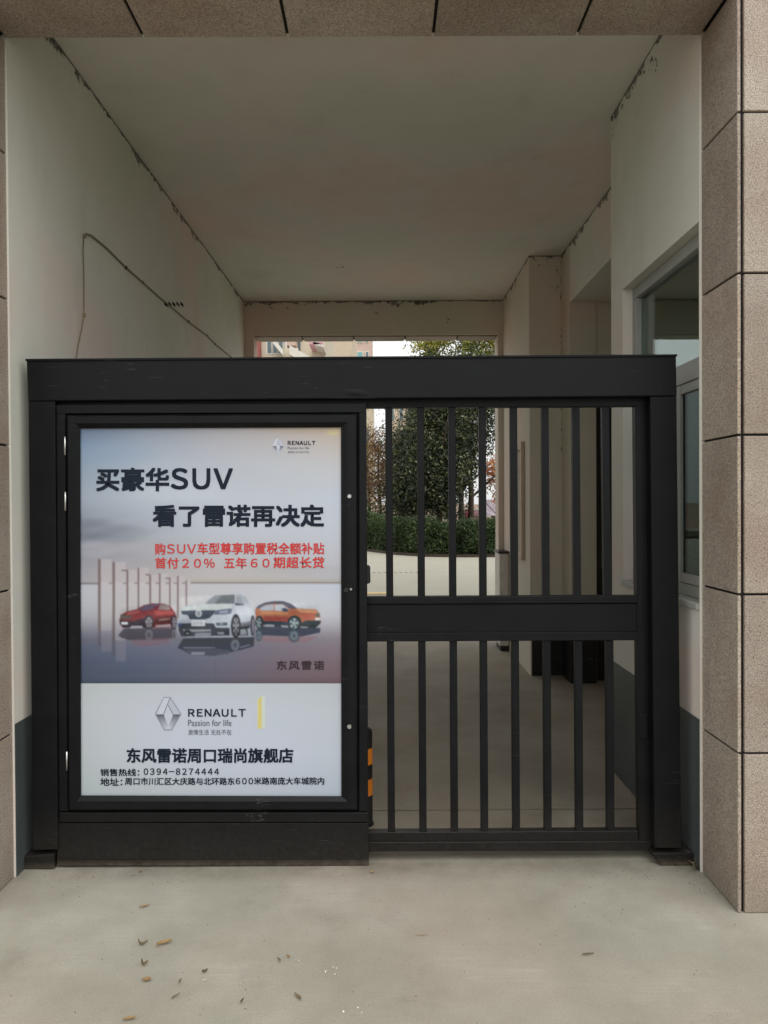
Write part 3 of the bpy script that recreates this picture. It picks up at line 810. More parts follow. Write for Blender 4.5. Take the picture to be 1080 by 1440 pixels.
cv.poly([(560,372),(700,352),(742,352),(730,405),(650,414),(545,415)], (96,106,134), 1, T); cv.poly([(600,378),(700,366),(690,396),(610,402)], (188,198,212), .6, T)
cv.ell(380, 402, 36, 40, (196,204,210), 1, T); cv.ell(380, 402, 18, 24, (90,98,110), 1, T); cv.ell(380, 402, 9, 13, (196,204,210), 1, T)
for k in range(4): cv.poly([(210,384+k*9),(350,382+k*9),(350,385+k*9),(214,387+k*9)], (120,130,144), .6, T); cv.poly([(412,382+k*9),(540-k*12,380+k*9),(536-k*12,383+k*9),(412,385+k*9)], (120,130,144), .6, T)
for k in range(3): cv.poly([(250+k*60,312+k*2),(262+k*60,311+k*2),(240+k*60,360),(232+k*60,360)], (168,178,184), .5, T)
cv.poly([(150,470),(285,474),(300,500),(150,505)], (164,174,186), .9, T); cv.poly([(780,320),(960,340),(990,420),(840,420),(790,400)], (196,202,212), .7, T)
cv.poly([(500,455),(700,430),(690,470),(520,480)], (172,184,194), 1, T)
cv.poly([(155,510),(300,508),(300,542),(452,542),(450,508),(545,512),(565,556),(715,560),(715,640),(330,650),(195,655),(165,590)], (58,64,76), 1, T)
cv.poly([(150,510),(205,506),(200,535),(155,540)], (70,78,150), .7, T)
cv.poly([(565,504),(690,500),(690,532),(575,536)], (70,84,100), 1, T); cv.ell(625, 516, 22, 8, (150,170,180), 1, T)
cv.rect(302,476,446,540, (210,212,216), 1, T); cv.rect(318,492,430,526, (176,180,186), .8, T)
cv.poly([(208,574),(510,574),(515,596),(330,604),(215,598)], (148,152,160), 1, T)
cv.poly([(350,612),(520,610),(510,650),(330,656)], (150,156,166), .9, T); cv.poly([(580,606),(655,604),(655,630),(590,632)], (170,176,186), .8, T)
cv.ell(260, 612, 40, 34, (46,50,60), 1, T); cv.ell(260, 618, 10, 9, (190,190,196), 1, T)
cv.poly([(820,510),(935,490),(935,560),(905,570),(915,640),(820,645)], (66,68,80), 1, T); cv.poly([(830,575),(890,570),(905,630),(830,640)], (176,182,192), .9, T)
cv.poly([(826,518),(930,498),(930,506),(826,527)], (200,204,210), 1, T); cv.poly([(826,538),(930,520),(930,526),(826,545)], (190,194,202), 1, T)
cv.ell(782, 540, 52, 130, (46,46,58), 1, T); cv.ell(784, 545, 36, 100, (150,154,162), 1, T)
for k in range(7):
    a = k * .8976; cv.poly([(784+6*math.cos(a),545+16*math.sin(a)),(784+35*math.cos(a),545+98*math.sin(a)),(784+35*math.cos(a+.45),545+98*math.sin(a+.45))], (56,56,70), .95, T)
cv.ell(965, 535, 24, 112, (52,50,64), 1, T); cv.ell(968, 540, 13, 86, (140,136,150), 1, T)
cv.ell(775, 745, 46, 62, (132,140,152), .8, T); cv.ell(775, 745, 20, 30, (70,76,90), .7, T)
cv.poly([(830,765),(935,738),(935,748),(830,776)], (180,184,194), .8, T)
# printed picture: soft, with light falling over the car bodies
shade = np.zeros(cv.X.shape)
for (x0, x1, y0, y1, a) in ((168, 250, 848, 884, 1), (250, 358, 836, 896, 1), (358, 451, 846, 884, 1)):
    w = np.clip((cv.X - x0) / 6, 0, 1) * np.clip((x1 - cv.X) / 6, 0, 1) * np.clip((cv.Y - y0) / 4, 0, 1) * np.clip((y1 - cv.Y) / 4, 0, 1)
    t = (cv.Y - y0) / (y1 - y0)
    shade += w * (12 * np.sin(t * 7 + cv.X * .05) + 10 * (.5 - t) + 5 * np.sin(cv.X * .45 + cv.Y * .8) * np.sin(cv.Y * 1.1))
cv.img = cv.img + shade[..., None]
fl = np.clip((cv.Y - 866) / 30, 0, 1) * .17
cv.img = cv.img * (1 - fl[..., None] * np.array([1.05, 1.0, .85]))
cl = np.exp(-((cv.X - 128) / 75) ** 2 - ((cv.Y - 752) / 26) ** 2) * (.6 + .4 * np.sin(cv.Y * .33 + cv.X * .03) * np.sin(cv.X * .06))
cv.img = cv.img * (1 - .13 * cl[..., None])
g = cv.img.mean(-1, keepdims=True); wv = ((cv.Y > 835) & (cv.Y < 905))[..., None] * .26
cv.img = cv.img * (1 - wv) + g * wv
cv.blur(2)
cv.rect(302.5, 928, 303.5, 961, (92, 84, 96), .8)
# tape stain in the top corner, paper creases
cv.ell(468, 608, 9, 5, (206, 192, 140), .7, soft=.7); cv.ell(430, 604, 60, 5, (176, 158, 134), .4, soft=.8)
psg = cv.build('poster', YQ, door, M['print'])

cw = Canvas(112.5, 960.6, 481, 1121, 0.6)
cw.grad([113, 250, 380, 480], [961, 1000, 1060, 1121], [[(184,190,190),(186,190,196),(184,190,194),(180,184,188)], [(190,194,198),(192,196,206),(188,194,202),(186,190,196)], [(186,192,194),(190,196,206),(190,194,206),(184,190,198)], [(176,184,184),(180,186,190),(178,184,192),(170,178,188)]])
cw.build('poster', YQ + .0004, door, M['print'])

def logo(x0, y0, sc, name, outline):
    c = Canvas(x0 - 1.5, y0 - 1.5, x0 + 38 * sc, y0 + 49 * sc, 2.2 / sc if sc > .6 else 2.4)
    base = (188, 192, 203) if sc > .6 else (186, 187, 194)
    c.img[:] = base
    T = lambda x, y: (x0 + (x - 103) / 5.4 * sc, y0 + (y - 52) / 5.4 * sc)
    H = [(166, 55), (216, 55), (299, 184), (226, 305), (170, 305), (102, 184)]
    c.poly(H, (132, 134, 146) if sc > .6 else (176, 178, 190), 1, T)
    H2 = [(168, 61), (213, 61), (292, 184), (223, 299), (173, 299), (110, 184)]
    c.poly(H2, (190, 193, 203), 1, T)
    c.poly([(110, 184), (168, 61), (213, 61), (200, 112), (166, 186)], (196, 198, 206), 1, T)
    c.poly([(213, 61), (292, 184), (238, 186), (202, 112)], (180, 184, 194), 1, T)
    c.mask = c.inside([T(*p) for p in H])
    n = 10
    for i in range(n):
        t0, t1 = i / n, (i + 1) / n
        f = lambda a, b, t: (a[0] + (b[0] - a[0]) * t, a[1] + (b[1] - a[1]) * t)
        g = 92 + 96 * (t0 ** .7)
        c.poly([f((110, 186), (173, 299), t0), f((166, 186), (200, 272), t0), f((166, 186), (200, 272), t1), f((110, 186), (173, 299), t1)], (g, g + 1, g + 10), 1, T)
        c.poly([f((292, 186), (223, 299), t0), f((238, 186), (204, 272), t0), f((238, 186), (204, 272), t1), f((292, 186), (223, 299), t1)], (g, g + 1, g + 10), 1, T)
    c.poly([(202, 118), (234, 186), (203, 262), (170, 186)], (192, 195, 204), 1, T)
    for a, b in (((213, 64), (164, 190)), ((200, 116), (236, 186))):
        dx, dy = b[0] - a[0], b[1] - a[1]; L = math.hypot(dx, dy); ux, uy = -dy / L * 2.6, dx / L * 2.6
        c.poly([(a[0] - ux, a[1] - uy), (b[0] - ux, b[1] - uy), (b[0] + ux, b[1] + uy), (a[0] + ux, a[1] + uy)], (88, 90, 102), .9, T)
    o = c.build(name, YQ - .0008, psg, M['print'])
    return o
logo(218.5, 979.8, 1.0, 'emblem', True)
logo(383.2, 616.5, .44, 'emblem', True)
cy = Canvas(361, 978, 376, 1025, 1.0); cy.img[:] = (188, 194, 202)
cy.poly([(361, 984), (369, 978.5), (372.5, 978), (372.5, 1025), (362, 1025)], (206, 212, 190), .6)
cy.poly([(363, 983.5), (368.3, 979), (368.3, 1024), (363, 1024)], (206, 194, 124), 1)
cy.mask = cy.inside([(362, 984), (369, 978.5), (372.5, 978), (372.5, 1025), (362, 1025)])
cy.build('yellow_bar', YQ - .0005, psg, M['print'])

# ---- lettering
def text_mesh(s, weight, spacing=1.0):
    cu = bpy.data.curves.new('t', 'FONT'); cu.body = s; cu.size = 1.0
    cu.resolution_u = 3; cu.space_character = spacing; cu.fill_mode = 'FRONT'
    o = bpy.data.objects.new('t', cu); COL.objects.link(o)
    dg = bpy.context.evaluated_depsgraph_get(); dg.update()
    me = bpy.data.meshes.new_from_object(o.evaluated_get(dg))
    bpy.data.objects.remove(o); bpy.data.curves.remove(cu)
    return me
EM = .85
def lettering(s, x0, y0, x1, y1, mat, weight=.02, name='lettering', off=.0016, spacing=1.0, parent=None):
    """letters fill the print area x0..x1, y0..y1"""
    me = text_mesh(s, weight, spacing)
    n = len(me.vertices); co = np.empty(n * 3, np.float32); me.vertices.foreach_get('co', co); co = co.reshape(-1, 3)
    mn, mx = co.min(0), co.max(0)
    u = (co[:, 0] - mn[0]) / (mx[0] - mn[0]); v = (co[:, 1] - mn[1]) / (mx[1] - mn[1])
    e = weight * EM * min((x1 - x0) / (mx[0] - mn[0]), (y1 - y0) / (mx[1] - mn[1])) if weight > .005 else 0
    shifts = [(-e, -e), (e, -e), (-e, e), (e, e), (0, 0)] if e else [(0, 0)]
    x0 += e; x1 -= e; y0 += e; y1 -= e
    u = u[:, None]; v = v[:, None]
    outs = []
    for k, (sx, sy) in enumerate(shifts):      # heavier strokes: the outline laid down again a little to each side
        a, b, c, d = [np.array(P(x + sx, y + sy, YQ - off - .00006 * k)) for x, y in ((x0, y1), (x1, y1), (x0, y0), (x1, y0))]
        outs.append((a * (1 - u) + b * u) * (1 - v) + (c * (1 - u) + d * u) * v)
    np_ = len(me.polygons); nl = len(me.loops)
    li = np.empty(nl, np.int32); me.loops.foreach_get('vertex_index', li)
    ls = np.empty(np_, np.int32); me.polygons.foreach_get('loop_start', ls)
    bpy.data.meshes.remove(me)
    m = len(outs); me = bpy.data.meshes.new(name)
    me.vertices.add(n * m); me.vertices.foreach_set('co', np.concatenate(outs).astype(np.float32).reshape(-1))
    me.loops.add(nl * m); me.loops.foreach_set('vertex_index', np.concatenate([li + n * k for k in range(m)]).astype(np.int32))
    me.polygons.add(np_ * m); me.polygons.foreach_set('loop_start', np.concatenate([ls + nl * k for k in range(m)]).astype(np.int32))
    me.update(calc_edges=True)
    me.materials.clear()
    o = link_mesh(name, me, mat, parent or psg)
    return o
lettering('买豪华', 135, 657.5, 238, 691, M['ink'], .034)
lettering('ＳＵＶ', 240, 658, 327.5, 688.5, M['ink'], .026, spacing=.56)
lettering('看了雷诺再决定', 214.5, 709.5, 456, 741, M['ink'], .036)
lettering('购', 217.5, 764, 232.5, 780, M['ink_red'], .02)
lettering('ＳＵＶ', 234.5, 765, 275.5, 778.5, M['ink_red'], .012, spacing=.56)
lettering('车型尊享购置税全额补贴', 277.5, 763, 456, 779.5, M['ink_red'], .024)
lettering('首付', 218, 784, 251, 799.5, M['ink_red'], .022, spacing=1.05)
lettering('２０％', 256, 785.5, 302, 798.5, M['ink_red'], .014, spacing=.9)
lettering('五年', 315, 784, 347, 799.5, M['ink_red'], .022, spacing=1.05)
lettering('６０', 352.5, 785.5, 379, 798, M['ink_red'], .014, spacing=.9)
lettering('期超长贷', 384.5, 783, 456, 799, M['ink_red'], .022, spacing=1.05)
lettering('东风雷诺', 389, 929, 456, 942, M['ink_plum'], .03, spacing=1.24)
lettering('ＲＥＮＡＵＬＴ', 264.5, 997, 345.5, 1008, M['ink'], .026, spacing=.56)
lettering('Passion for life', 264.5, 1012, 325.5, 1021, M['ink_soft'], .0)
lettering('激情生活 无处不在', 264.5, 1026, 325.5, 1033.5, M['ink_soft'], .0)
lettering('ＲＥＮＡＵＬＴ', 404.5, 620, 443.5, 625.8, M['ink'], .03, spacing=.56)
lettering('Passion for life', 404.5, 628.2, 434.5, 631.6, M['ink_soft'], .0)
lettering('激情生活 无处不在', 404.5, 634.3, 434.5, 637.2, M['ink_soft'], .004)
lettering('东风雷诺周口瑞尚旗舰店', 178, 1052, 412.5, 1073, M['ink'], .034)
lettering('销售热线：', 141, 1081, 196, 1091.5, M['ink'], .022)
lettering('０３９４－８２７４４４４', 202, 1080.5, 308, 1089.8, M['ink'], .02, spacing=.62)
lettering('地址：', 141, 1094, 172, 1105, M['ink'], .022)
lettering('周口市川汇区大庆路与北环路东', 175.5, 1093.5, 330, 1104, M['ink'], .022)
lettering('６００', 331.5, 1094, 356, 1103, M['ink'], .018, spacing=.56)
lettering('米路南庞大车城院内', 357, 1093, 456, 1103.5, M['ink'], .022)

# ------------------------------------------------------------------ barred gate
YG = 3.20
gate = thing('barred_gate', 'black steel gate leaf with eight vertical bars and a wide middle rail', 'gate', (P(700, 1197, YG).x, YG, 0))
slab('top_rail', [(508, 561), (915, 557), (915, 571), (508, 573.5)], YG - .004, .045, M['steel'], gate, .002)
slab('stile', [(893, 570), (914, 570), (916, 1196), (899, 1196)], YG - .002, .042, M['steel'], gate, .002)
slab('stile', [(504, 570), (513, 570), (516, 1196), (507, 1196)], YG - .002, .042, M['steel'], gate, .002)
slab('middle_rail', [(512, 850), (897, 848.5), (898, 888.5), (512, 890)], YG + .004, .034, M['steel'], gate, .002)
slab('middle_rail_flange', [(512, 839.5), (896.5, 837.8), (897, 848), (512, 849.7)], YG - .004, .045, M['steel'], gate, .002)
slab('middle_rail_flange', [(512, 890.3), (897.5, 888.7), (897.5, 900.5), (512, 902.5)], YG - .004, .045, M['steel'], gate, .002)
slab('bottom_rail', [(514, 1171), (897.5, 1168.5), (898, 1183), (514, 1184.5)], YG - .002, .042, M['steel'], gate, .002)
slab('bottom_rail', [(514, 1184.8), (916, 1183.2), (916, 1196.5), (514, 1198)], YG - .012, .055, M['steel'], gate, .002)
TB = [547.2, 592, 636.2, 679, 723, 767.3, 810.8, 852.5]
LB = [549.8, 594.3, 638.6, 681, 725.7, 770.3, 814.8, 858.6]
for i in range(8):
    t0, t1 = TB[i] - 1.2, TB[i] + 1.2
    m0 = TB[i] + (LB[i] - TB[i]) * .45
    slab('bar', [(TB[i] - 5.6, 571), (TB[i] + 4.4, 571), (m0 + 4.8, 840), (m0 - 5.2, 840)], YG + .004, .03, M['steel'], gate, .0015)
    slab('bar', [(LB[i] - 5.9, 901), (LB[i] + 4.2, 901), (LB[i] + 5.8, 1172), (LB[i] - 4.4, 1172)], YG + .004, .03, M['steel'], gate, .0015)
# bolt remains on the closing stile
bm = bmesh.new(); add_slab(bm, [(899, 1005), (911, 1005), (912, 1040), (900, 1040)], YG - .008, .02, .003); bm_obj('latch_plate', bm, M['steel'], gate)

# striped bollard behind the door edge
bp = PZ(511, 1166); bp.y += .05
bol = thing('bollard', 'short black and orange striped bollard just behind the gate beside the advert door', 'bollard', (bp.x, bp.y, 0))
def cyl(name, x, y, z0, z1, r, mat, parent, seg=20, r2=None):
    bm = bmesh.new(); add_tube(bm, [(x, y, z0), (x, y, z1)], [r, r2 or r], seg); return bm_obj(name, bm, mat, parent)
RB = .044
zz = [.012, .15, .228, .298, .375, .455]
for k, (a, b) in enumerate(zip(zz, zz[1:])):
    cyl('orange_band' if k % 2 else 'post', bp.x, bp.y, a, b - .0005, RB + (.001 if k % 2 else 0), M['yellow'] if k % 2 else M['black_rubber'], bol)
cyl('base_flange', bp.x, bp.y, .001, .012, .05, M['black_rubber'], bol)
cyl('cap', bp.x, bp.y, .455, .468, RB, M['black_rubber'], bol, r2=.03)

# ------------------------------------------------------------------ litter on the ground
def curl_leaf(name, px, py, L, W, ang, mat, label, curl=1.0):
    p = PZ(px, py); L *= .82; W *= .75
    bm = bmesh.new(); n = 7; rows = []
    for i in range(n + 1):
        t = i / n; w = W * math.sin(math.pi * (.08 + .84 * t)) * .5
        z = .003 + curl * .012 * (1 - math.cos(2.2 * (t - .5)))
        z += .002
        bend = .25 * L * math.sin(t * 3.1) * curl
        rows.append([bm.verts.new((L * (t - .5), bend + s * w, z + (.006 * curl if abs(s) > .5 else 0))) for s in (-1, 0, 1)])
    for a, b in zip(rows, rows[1:]):
        for k in range(2): bm.faces.new((a[k], a[k + 1], b[k + 1], b[k]))
    o = bm_obj(name, bm, mat)
    o.location = p; o.rotation_euler = (0, 0, ang)
    return tag(o, label, 'leaf', 'dry leaves littering the foreground concrete')
LV = [
 (203, 1277, .045, .014, .5, 'dry_leaf', 'small tan leaf lying alone below the poster door, nearest to it', .5),
 (201, 1328, .046, .011, 2.9, 'dry_dark', 'thin dark curled leaf left of the large orange leaf', 1.2),
 (231, 1331, .064, .026, .5, 'dry_leaf', 'largest orange curled leaf on the concrete in front of the advert door', 1.0),
 (204, 1357, .034, .012, 2.6, 'dry_dark', 'small dark curled leaf midway between the orange leaf and the yellow scrap', 1.4),
 (206, 1381, .036, .026, .1, 'dry_leaf', 'stubby yellowish leaf scrap left of the white paper scraps', .6),
 (254, 1384, .02, .008, 1.5, 'dry_dark', 'tiny dark leaf fragment between the yellowish scrap and paper scraps', .8),
 (247, 1404, .038, .009, .9, 'dry_dark', 'narrow grey leaf below the tiny dark fragment', .4),
 (288, 1371, .022, .012, .4, 'dry_dark', 'dark crumpled leaf bit touching the white paper scrap', 1.2),
 (341, 1412, .022, .010, 1.3, 'dry_dark', 'small dark leaf bit near the bottom centre of the photo', .8),
 (418, 1405, .048, .014, -.9, 'dry_dark', 'grey brown leaf lying diagonally right of the small dark bit', .5),
 (392, 1354, .02, .010, -.8, 'dry_dark', 'tiny brown leaf crumb left of the white crumbs', .9),
 (405, 1349, .018, .009, -.4, 'dry_leaf', 'tiny reddish leaf crumb nearest the white crumbs', .9),
 (182, 1436, .045, .018, .3, 'dry_leaf', 'pale tan leaf at the very bottom edge left of centre', .5),
 (593, 1317, .055, .006, .05, 'dry_leaf', 'thin brown stalk lying flat in front of the barred gate', .2),
 (827, 1345, .05, .010, .1, 'dry_dark', 'dark broken stalk lying in front of the right gate post', .5),
 (524, 1229, .02, .012, .2, 'dry_leaf', 'tiny orange leaf bit at the foot of the advert door edge', .6),
 (198, 1228, .02, .01, 1.2, 'dry_leaf', 'tiny tan leaf bit tucked under the advert door kick panel', .6)]
for i, (px, py, L, W, a, m, lab, cu) in enumerate(LV):
    curl_leaf('dry_leaf', px, py, L, W, a, M[m], lab, cu)
def scraps(px, py, n, spread, label):
    p = PZ(px, py); bm = bmesh.new()
    for _ in range(n):
        a = random.uniform(0, 6.28); s = random.uniform(.002, .005)
        cx, cy_ = random.gauss(0, spread), random.gauss(0, spread)
        vs = [bm.verts.new((cx + s * math.cos(a + k * 2.1), cy_ + s * math.sin(a + k * 2.1), .002 + random.uniform(0, .006))) for k in range(3)]
        bm.faces.new(vs)
    o = bm_obj('paper_scrap', bm, M['paper']); o.location = p
    return tag(o, label, 'litter', 'paper crumbs on the foreground concrete')
scraps(289, 1379, 5, .006, 'white paper scrap beside the dark crumpled leaf bit')
scraps(418, 1352, 4, .005, 'white paper crumbs just right of the reddish leaf crumb')
scraps(466, 1364, 4, .016, 'scattered white crumbs below and left of the door corner')
scraps(490, 1428, 4, .02, 'faint white crumbs at the bottom edge of the photo centre')
# grit and crumbs, thicker along the foot of the gate
M['grit'] = mat_leaf('grit', [(0, srgb(84, 76, 62)), (.7, srgb(128, 118, 100)), (1, srgb(190, 184, 170))], .9)
bm = bmesh.new(); q = random.Random(12)
for k in range(520):
    x = q.uniform(-1.45, 1.28)
    y = 3.10 - abs(q.gauss(0, .05)) if k < 170 else q.uniform(1.9, 3.1)
    if k > 480: x = q.uniform(1.2, 1.32); y = q.uniform(2.9, 3.1)
    r = q.uniform(.0008, .0026); c = Vector((x, y, .001))
    vs = [bm.verts.new(c + Vector((math.cos(a) * r * q.uniform(.6, 1.5), math.sin(a) * r, 0))) for a in (0, 2.1, 4.2)]
    tp = bm.verts.new(c + Vector((0, 0, r * 1.2)))
    for i in range(3): bm.faces.new((vs[i], vs[(i + 1) % 3], tp))
tag(bm_obj('grit', bm, M['grit']), 'fine grit and crumbs strewn over the foreground concrete', 'grit', kind='stuff')
# dry weeds caught at the pillar corner
wp = PZ(981, 1218)
bm = bmesh.new(); R = random.Random(3)
for _ in range(46):
    a = R.uniform(0, 6.28); l = R.uniform(.02, .06); x, y = R.uniform(-.025, .016), R.uniform(-.05, .02)
    d = Vector((math.cos(a), math.sin(a), R.uniform(.2, 1.6))).normalized()
    s = d.cross(Vector((0, 0, 1))).normalized() * R.uniform(.0015, .006)
    o_ = Vector((x, y, .001))
    vs = [bm.verts.new(v) for v in (o_ - s, o_ + s, o_ + d * l * .6 + s * 1.4, o_ + d * l, o_ + d * l * .6 - s)]
    bm.faces.new(vs)
wd = bm_obj('dry_weeds', bm, M['dry_dark']); wd.location = wp
tag(wd, 'tuft of dead weeds and litter at the foot of the right stone pillar', 'weeds')

# ------------------------------------------------------------------ vegetation
def leaf_cloud(name, centers, size, mat, parent=None, up=.3):
    """centers: Nx3 array; one folded leaf (two triangles) for each"""
    n = len(centers)
    d = rng.normal(size=(n, 3)); d /= np.linalg.norm(d, axis=1)[:, None]
    e = rng.normal(size=(n, 3)); e[:, 2] += up; e -= (e * d).sum(1)[:, None] * d; e /= np.linalg.norm(e, axis=1)[:, None]
    L = size * rng.uniform(.6, 1.4, (n, 1)); W = L * .42
    v = np.stack([centers - d * L * .5, centers + e * W * .5, centers + d * L * .5, centers - e * W * .5], 1).reshape(-1, 3)
    me = bpy.data.meshes.new(name)
    me.vertices.add(4 * n); me.vertices.foreach_set('co', v.astype(np.float32).reshape(-1))
    me.loops.add(4 * n); me.loops.foreach_set('vertex_index', np.arange(4 * n, dtype=np.int32))
    me.polygons.add(n); me.polygons.foreach_set('loop_start', np.arange(0, 4 * n, 4, dtype=np.int32))
    me.update(calc_edges=True)
    return link_mesh(name, me, mat, parent)
def clumps(cx, cy, cz, rx, ry, rz, ncl, per, cs, shell=.55):
    """leaf positions in clumps spread through an ellipsoid, denser to its skin"""
    out = []
    for _ in range(ncl):
        d = rng.normal(size=3); d /= np.linalg.norm(d)
        r = shell + (1 - shell) * rng.random()
        r *= rng.uniform(.8, 1.12)
        c = np.array([cx + d[0] * rx * r, cy + d[1] * ry * r, cz + d[2] * rz * r])
        s = cs * rng.uniform(.5, 1.3)
        m = int(per * rng.uniform(.5, 1.4))
        out.append(c + rng.normal(size=(m, 3)) * s * np.array([1, 1, .75]))
    return np.concatenate(out)
def tree(name, label, x, y, H, crown, leafmat, leaf=.09, group='trees behind the courtyard hedge', trunk_r=.12, branches=9, lean=0):
    t = thing(name, label, 'tree', (x, y, 0), group)
    bm = bmesh.new()
    top = Vector((x + lean, y, H * .78))
    add_tube(bm, [(x, y, 0), (x + lean * .2 + .04, y, H * .25), (x + lean * .6 - .05, y + .05, H * .5), top], [trunk_r, trunk_r * .8, trunk_r * .5, trunk_r * .15], 8)
    for k in range(branches):
        a = k * 2.4; z0 = H * (.22 + .5 * k / branches); l = H * .26 * (1.1 - .5 * k / branches)
        b0 = Vector((x + lean * z0 / H, y, z0)); b1 = b0 + Vector((math.cos(a) * l * .5, math.sin(a) * l * .5, l * .45)); b2 = b0 + Vector((math.cos(a) * l, math.sin(a) * l, l * .95))
        add_tube(bm, [b0, b1, b2], [trunk_r * .4, trunk_r * .22, trunk_r * .06], 5)
    bm_obj('trunk', bm, M['bark'], t, True)
    pts = np.concatenate([clumps(*c) for c in crown])
    pts = pts[pts[:, 2] > .25]
    leaf_cloud('crown', pts, leaf, leafmat, t)
    return t
# hedge: front edge follows the curb, rounded top
fr = [(-14, 33), (-6, 30), (-1.6, 26.2), (-.5, 24.4), (.4, 22.6), (1.3, 21.7), (2.4, 21.4), (4.2, 21.5), (9, 22.2), (16, 23.5)]
def front_y(x):
    for (a, ya), (b, yb) in zip(fr, fr[1:]):
        if a <= x <= b: return ya + (yb - ya) * (x - a) / (b - a)
    return fr[-1][1]
hedge = thing('hedge', 'long clipped dark green hedge along the far side of the courtyard', 'hedge', (1, 22, 0))
n = 62000
xs = rng.uniform(-6, 9, n); dep = rng.beta(.8, 2.0, n) * 1.6
xs[:42000] = rng.uniform(-1.4, 4.6, 42000)
hh = 1.02 + .07 * np.sin(xs * 2.1) + .05 * np.sin(xs * 5.3 + 1) + np.where(xs < .1, (.1 - xs) * .55, 0).clip(0, .75)
fy = np.array([front_y(x) for x in xs])
zt = rng.random(n) ** .8
zz_ = .06 + zt * hh
# round the shoulder
dep = dep + .22 * np.clip((zt - .8) / .2, 0, 1) ** 2
lump = .10 * np.sin(xs * 3.3 + zz_ * 4) + .07 * np.sin(xs * 7.7 - zz_ * 6)
leaf_cloud('foliage', np.stack([xs, fy + dep + lump, zz_ + rng.normal(0, .035, n)], 1), .075, M['hedge'], hedge)
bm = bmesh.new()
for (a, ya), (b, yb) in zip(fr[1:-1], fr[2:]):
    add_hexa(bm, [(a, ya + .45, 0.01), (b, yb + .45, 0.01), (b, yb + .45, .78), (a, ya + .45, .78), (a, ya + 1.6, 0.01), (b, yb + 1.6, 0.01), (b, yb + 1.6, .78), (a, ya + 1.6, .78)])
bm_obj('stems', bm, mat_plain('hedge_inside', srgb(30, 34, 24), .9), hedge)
bm = bmesh.new()
for (a, ya), (b, yb) in zip(fr, fr[1:]):
    add_hexa(bm, [(a, ya - .12, 0.001), (b, yb - .12, 0.001), (b, yb - .12, .09), (a, ya - .12, .09), (a, ya, 0.001), (b, yb, 0.001), (b, yb, .09), (a, ya, .05)])
tag(bm_obj('kerb', bm, mat_plain('kerb_stone', srgb(66, 58, 50), .85)), kind='structure')
# planting bed behind the hedge
bm = bmesh.new()
vs = [bm.verts.new((x, y, .006)) for x, y in fr] + [bm.verts.new((16, 60, .006)), bm.verts.new((-14, 60, .006))]
bm.faces.new(vs); tag(bm_obj('planting_bed', bm, mat_plain('bed_soil', srgb(84, 76, 58), .95, 0, .3, 3)), kind='structure')

tree('evergreen_tree', 'tallest dense dark evergreen tree filling the gap between the middle gate bars', 1.9, 25.0, 7.6,
     [(1.9, 25, 3.4, 1.25, 1.1, 2.5, 330, 66, .26), (1.75, 24.6, 2.6, .9, .7, 1.4, 90, 60, .2), (1.6, 24.8, 5.3, .8, .8, 1.2, 50, 60, .22)], M['evergreen'], .115)
tree('evergreen_tree', 'bushy evergreen tree just left of the tallest one with paler leaves low down', .95, 26.5, 5.2,
     [(1.0, 26.5, 2.7, .75, .8, 2.0, 190, 60, .24)], M['evergreen'], .115)
tree('evergreen_tree', 'evergreen tree directly left of the pale far jamb at the right of the view', 3.1, 26.2, 7.8,
     [(3.15, 26.2, 5.0, 1.2, 1.0, 2.2, 250, 64, .27), (2.7, 26, 3.0, .65, .7, 1.2, 40, 55, .2)], M['evergreen'], .115)
tree('yellow_green_tree', 'yellow green tree whose top shows above the gate beam at right', 3.0, 28.5, 9.2,
     [(2.9, 28.5, 7.4, 1.75, 1.2, 1.5, 260, 45, .22), (4.0, 28.4, 7.6, .9, .9, 1.3, 60, 45, .22)], M['yellowgreen'], .12)
tree('russet_tree', 'sparse russet leaved tree at the left edge of the barred opening', -.1, 29.5, 5.6,
     [(-.15, 29.5, 3.0, .85, .7, 2.3, 150, 44, .2, .3)], M['russet'], .09, trunk_r=.07)
tree('olive_tree', 'slender olive and yellow leaved tree between the russet tree and the evergreens', .75, 30.5, 5.2,
     [(.7, 30.5, 2.5, .6, .6, 2.2, 130, 50, .2, .3)], M['olive'], .09, trunk_r=.06)
tree('russet_tree', 'bare branched russet tree behind the first one, taller and thinner', -.6, 33, 6.4,
     [(-.6, 33, 3.6, 1.0, .8, 2.7, 80, 18, .2, .2)], M['russet'], .09, trunk_r=.08, branches=14)
tree('evergreen_tree', 'broad dark evergreen tree standing behind all the others', 1.6, 30.5, 7.2,
     [(1.7, 30.5, 2.6, 1.7, .8, 2.2, 200, 80, .32), (2.6, 30.5, 5.2, 1.3, .8, 1.4, 110, 70, .3)], M['evergreen'], .12)
tree('orange_tree', 'small orange leaved tree beside the far passage jamb', 4.3, 28.0, 3.9,
     [(4.25, 28, 2.6, .55, .5, 1.0, 46, 26, .17, .2)], M['orange'], .12, trunk_r=.05, lean=.2)
# low dark shrubs behind the hedge
for i, (x, y, r, hgt, lab) in enumerate(((-.6, 28.4, 1.2, 1.25, 'low dark shrub behind the hedge under the russet tree'), (.7, 27.8, 1.0, 1.1, 'low dark shrub behind the hedge under the olive tree'), (2.6, 28.2, 1.1, 1.1, 'low dark shrub behind the hedge under the evergreens'))):
    s = thing('shrub', lab, 'shrub', (x, y, 0), 'low shrubs behind the hedge')
    leaf_cloud('foliage', clumps(x, y, hgt * .6, r, .5, hgt * .8, 60, 60, .17), .08, M['hedge'], s)
    bm = bmesh.new(); add_tube(bm, [(x, y, 0), (x, y, hgt * .7)], [.03, .015], 6); bm_obj('stem', bm, M['bark'], s)

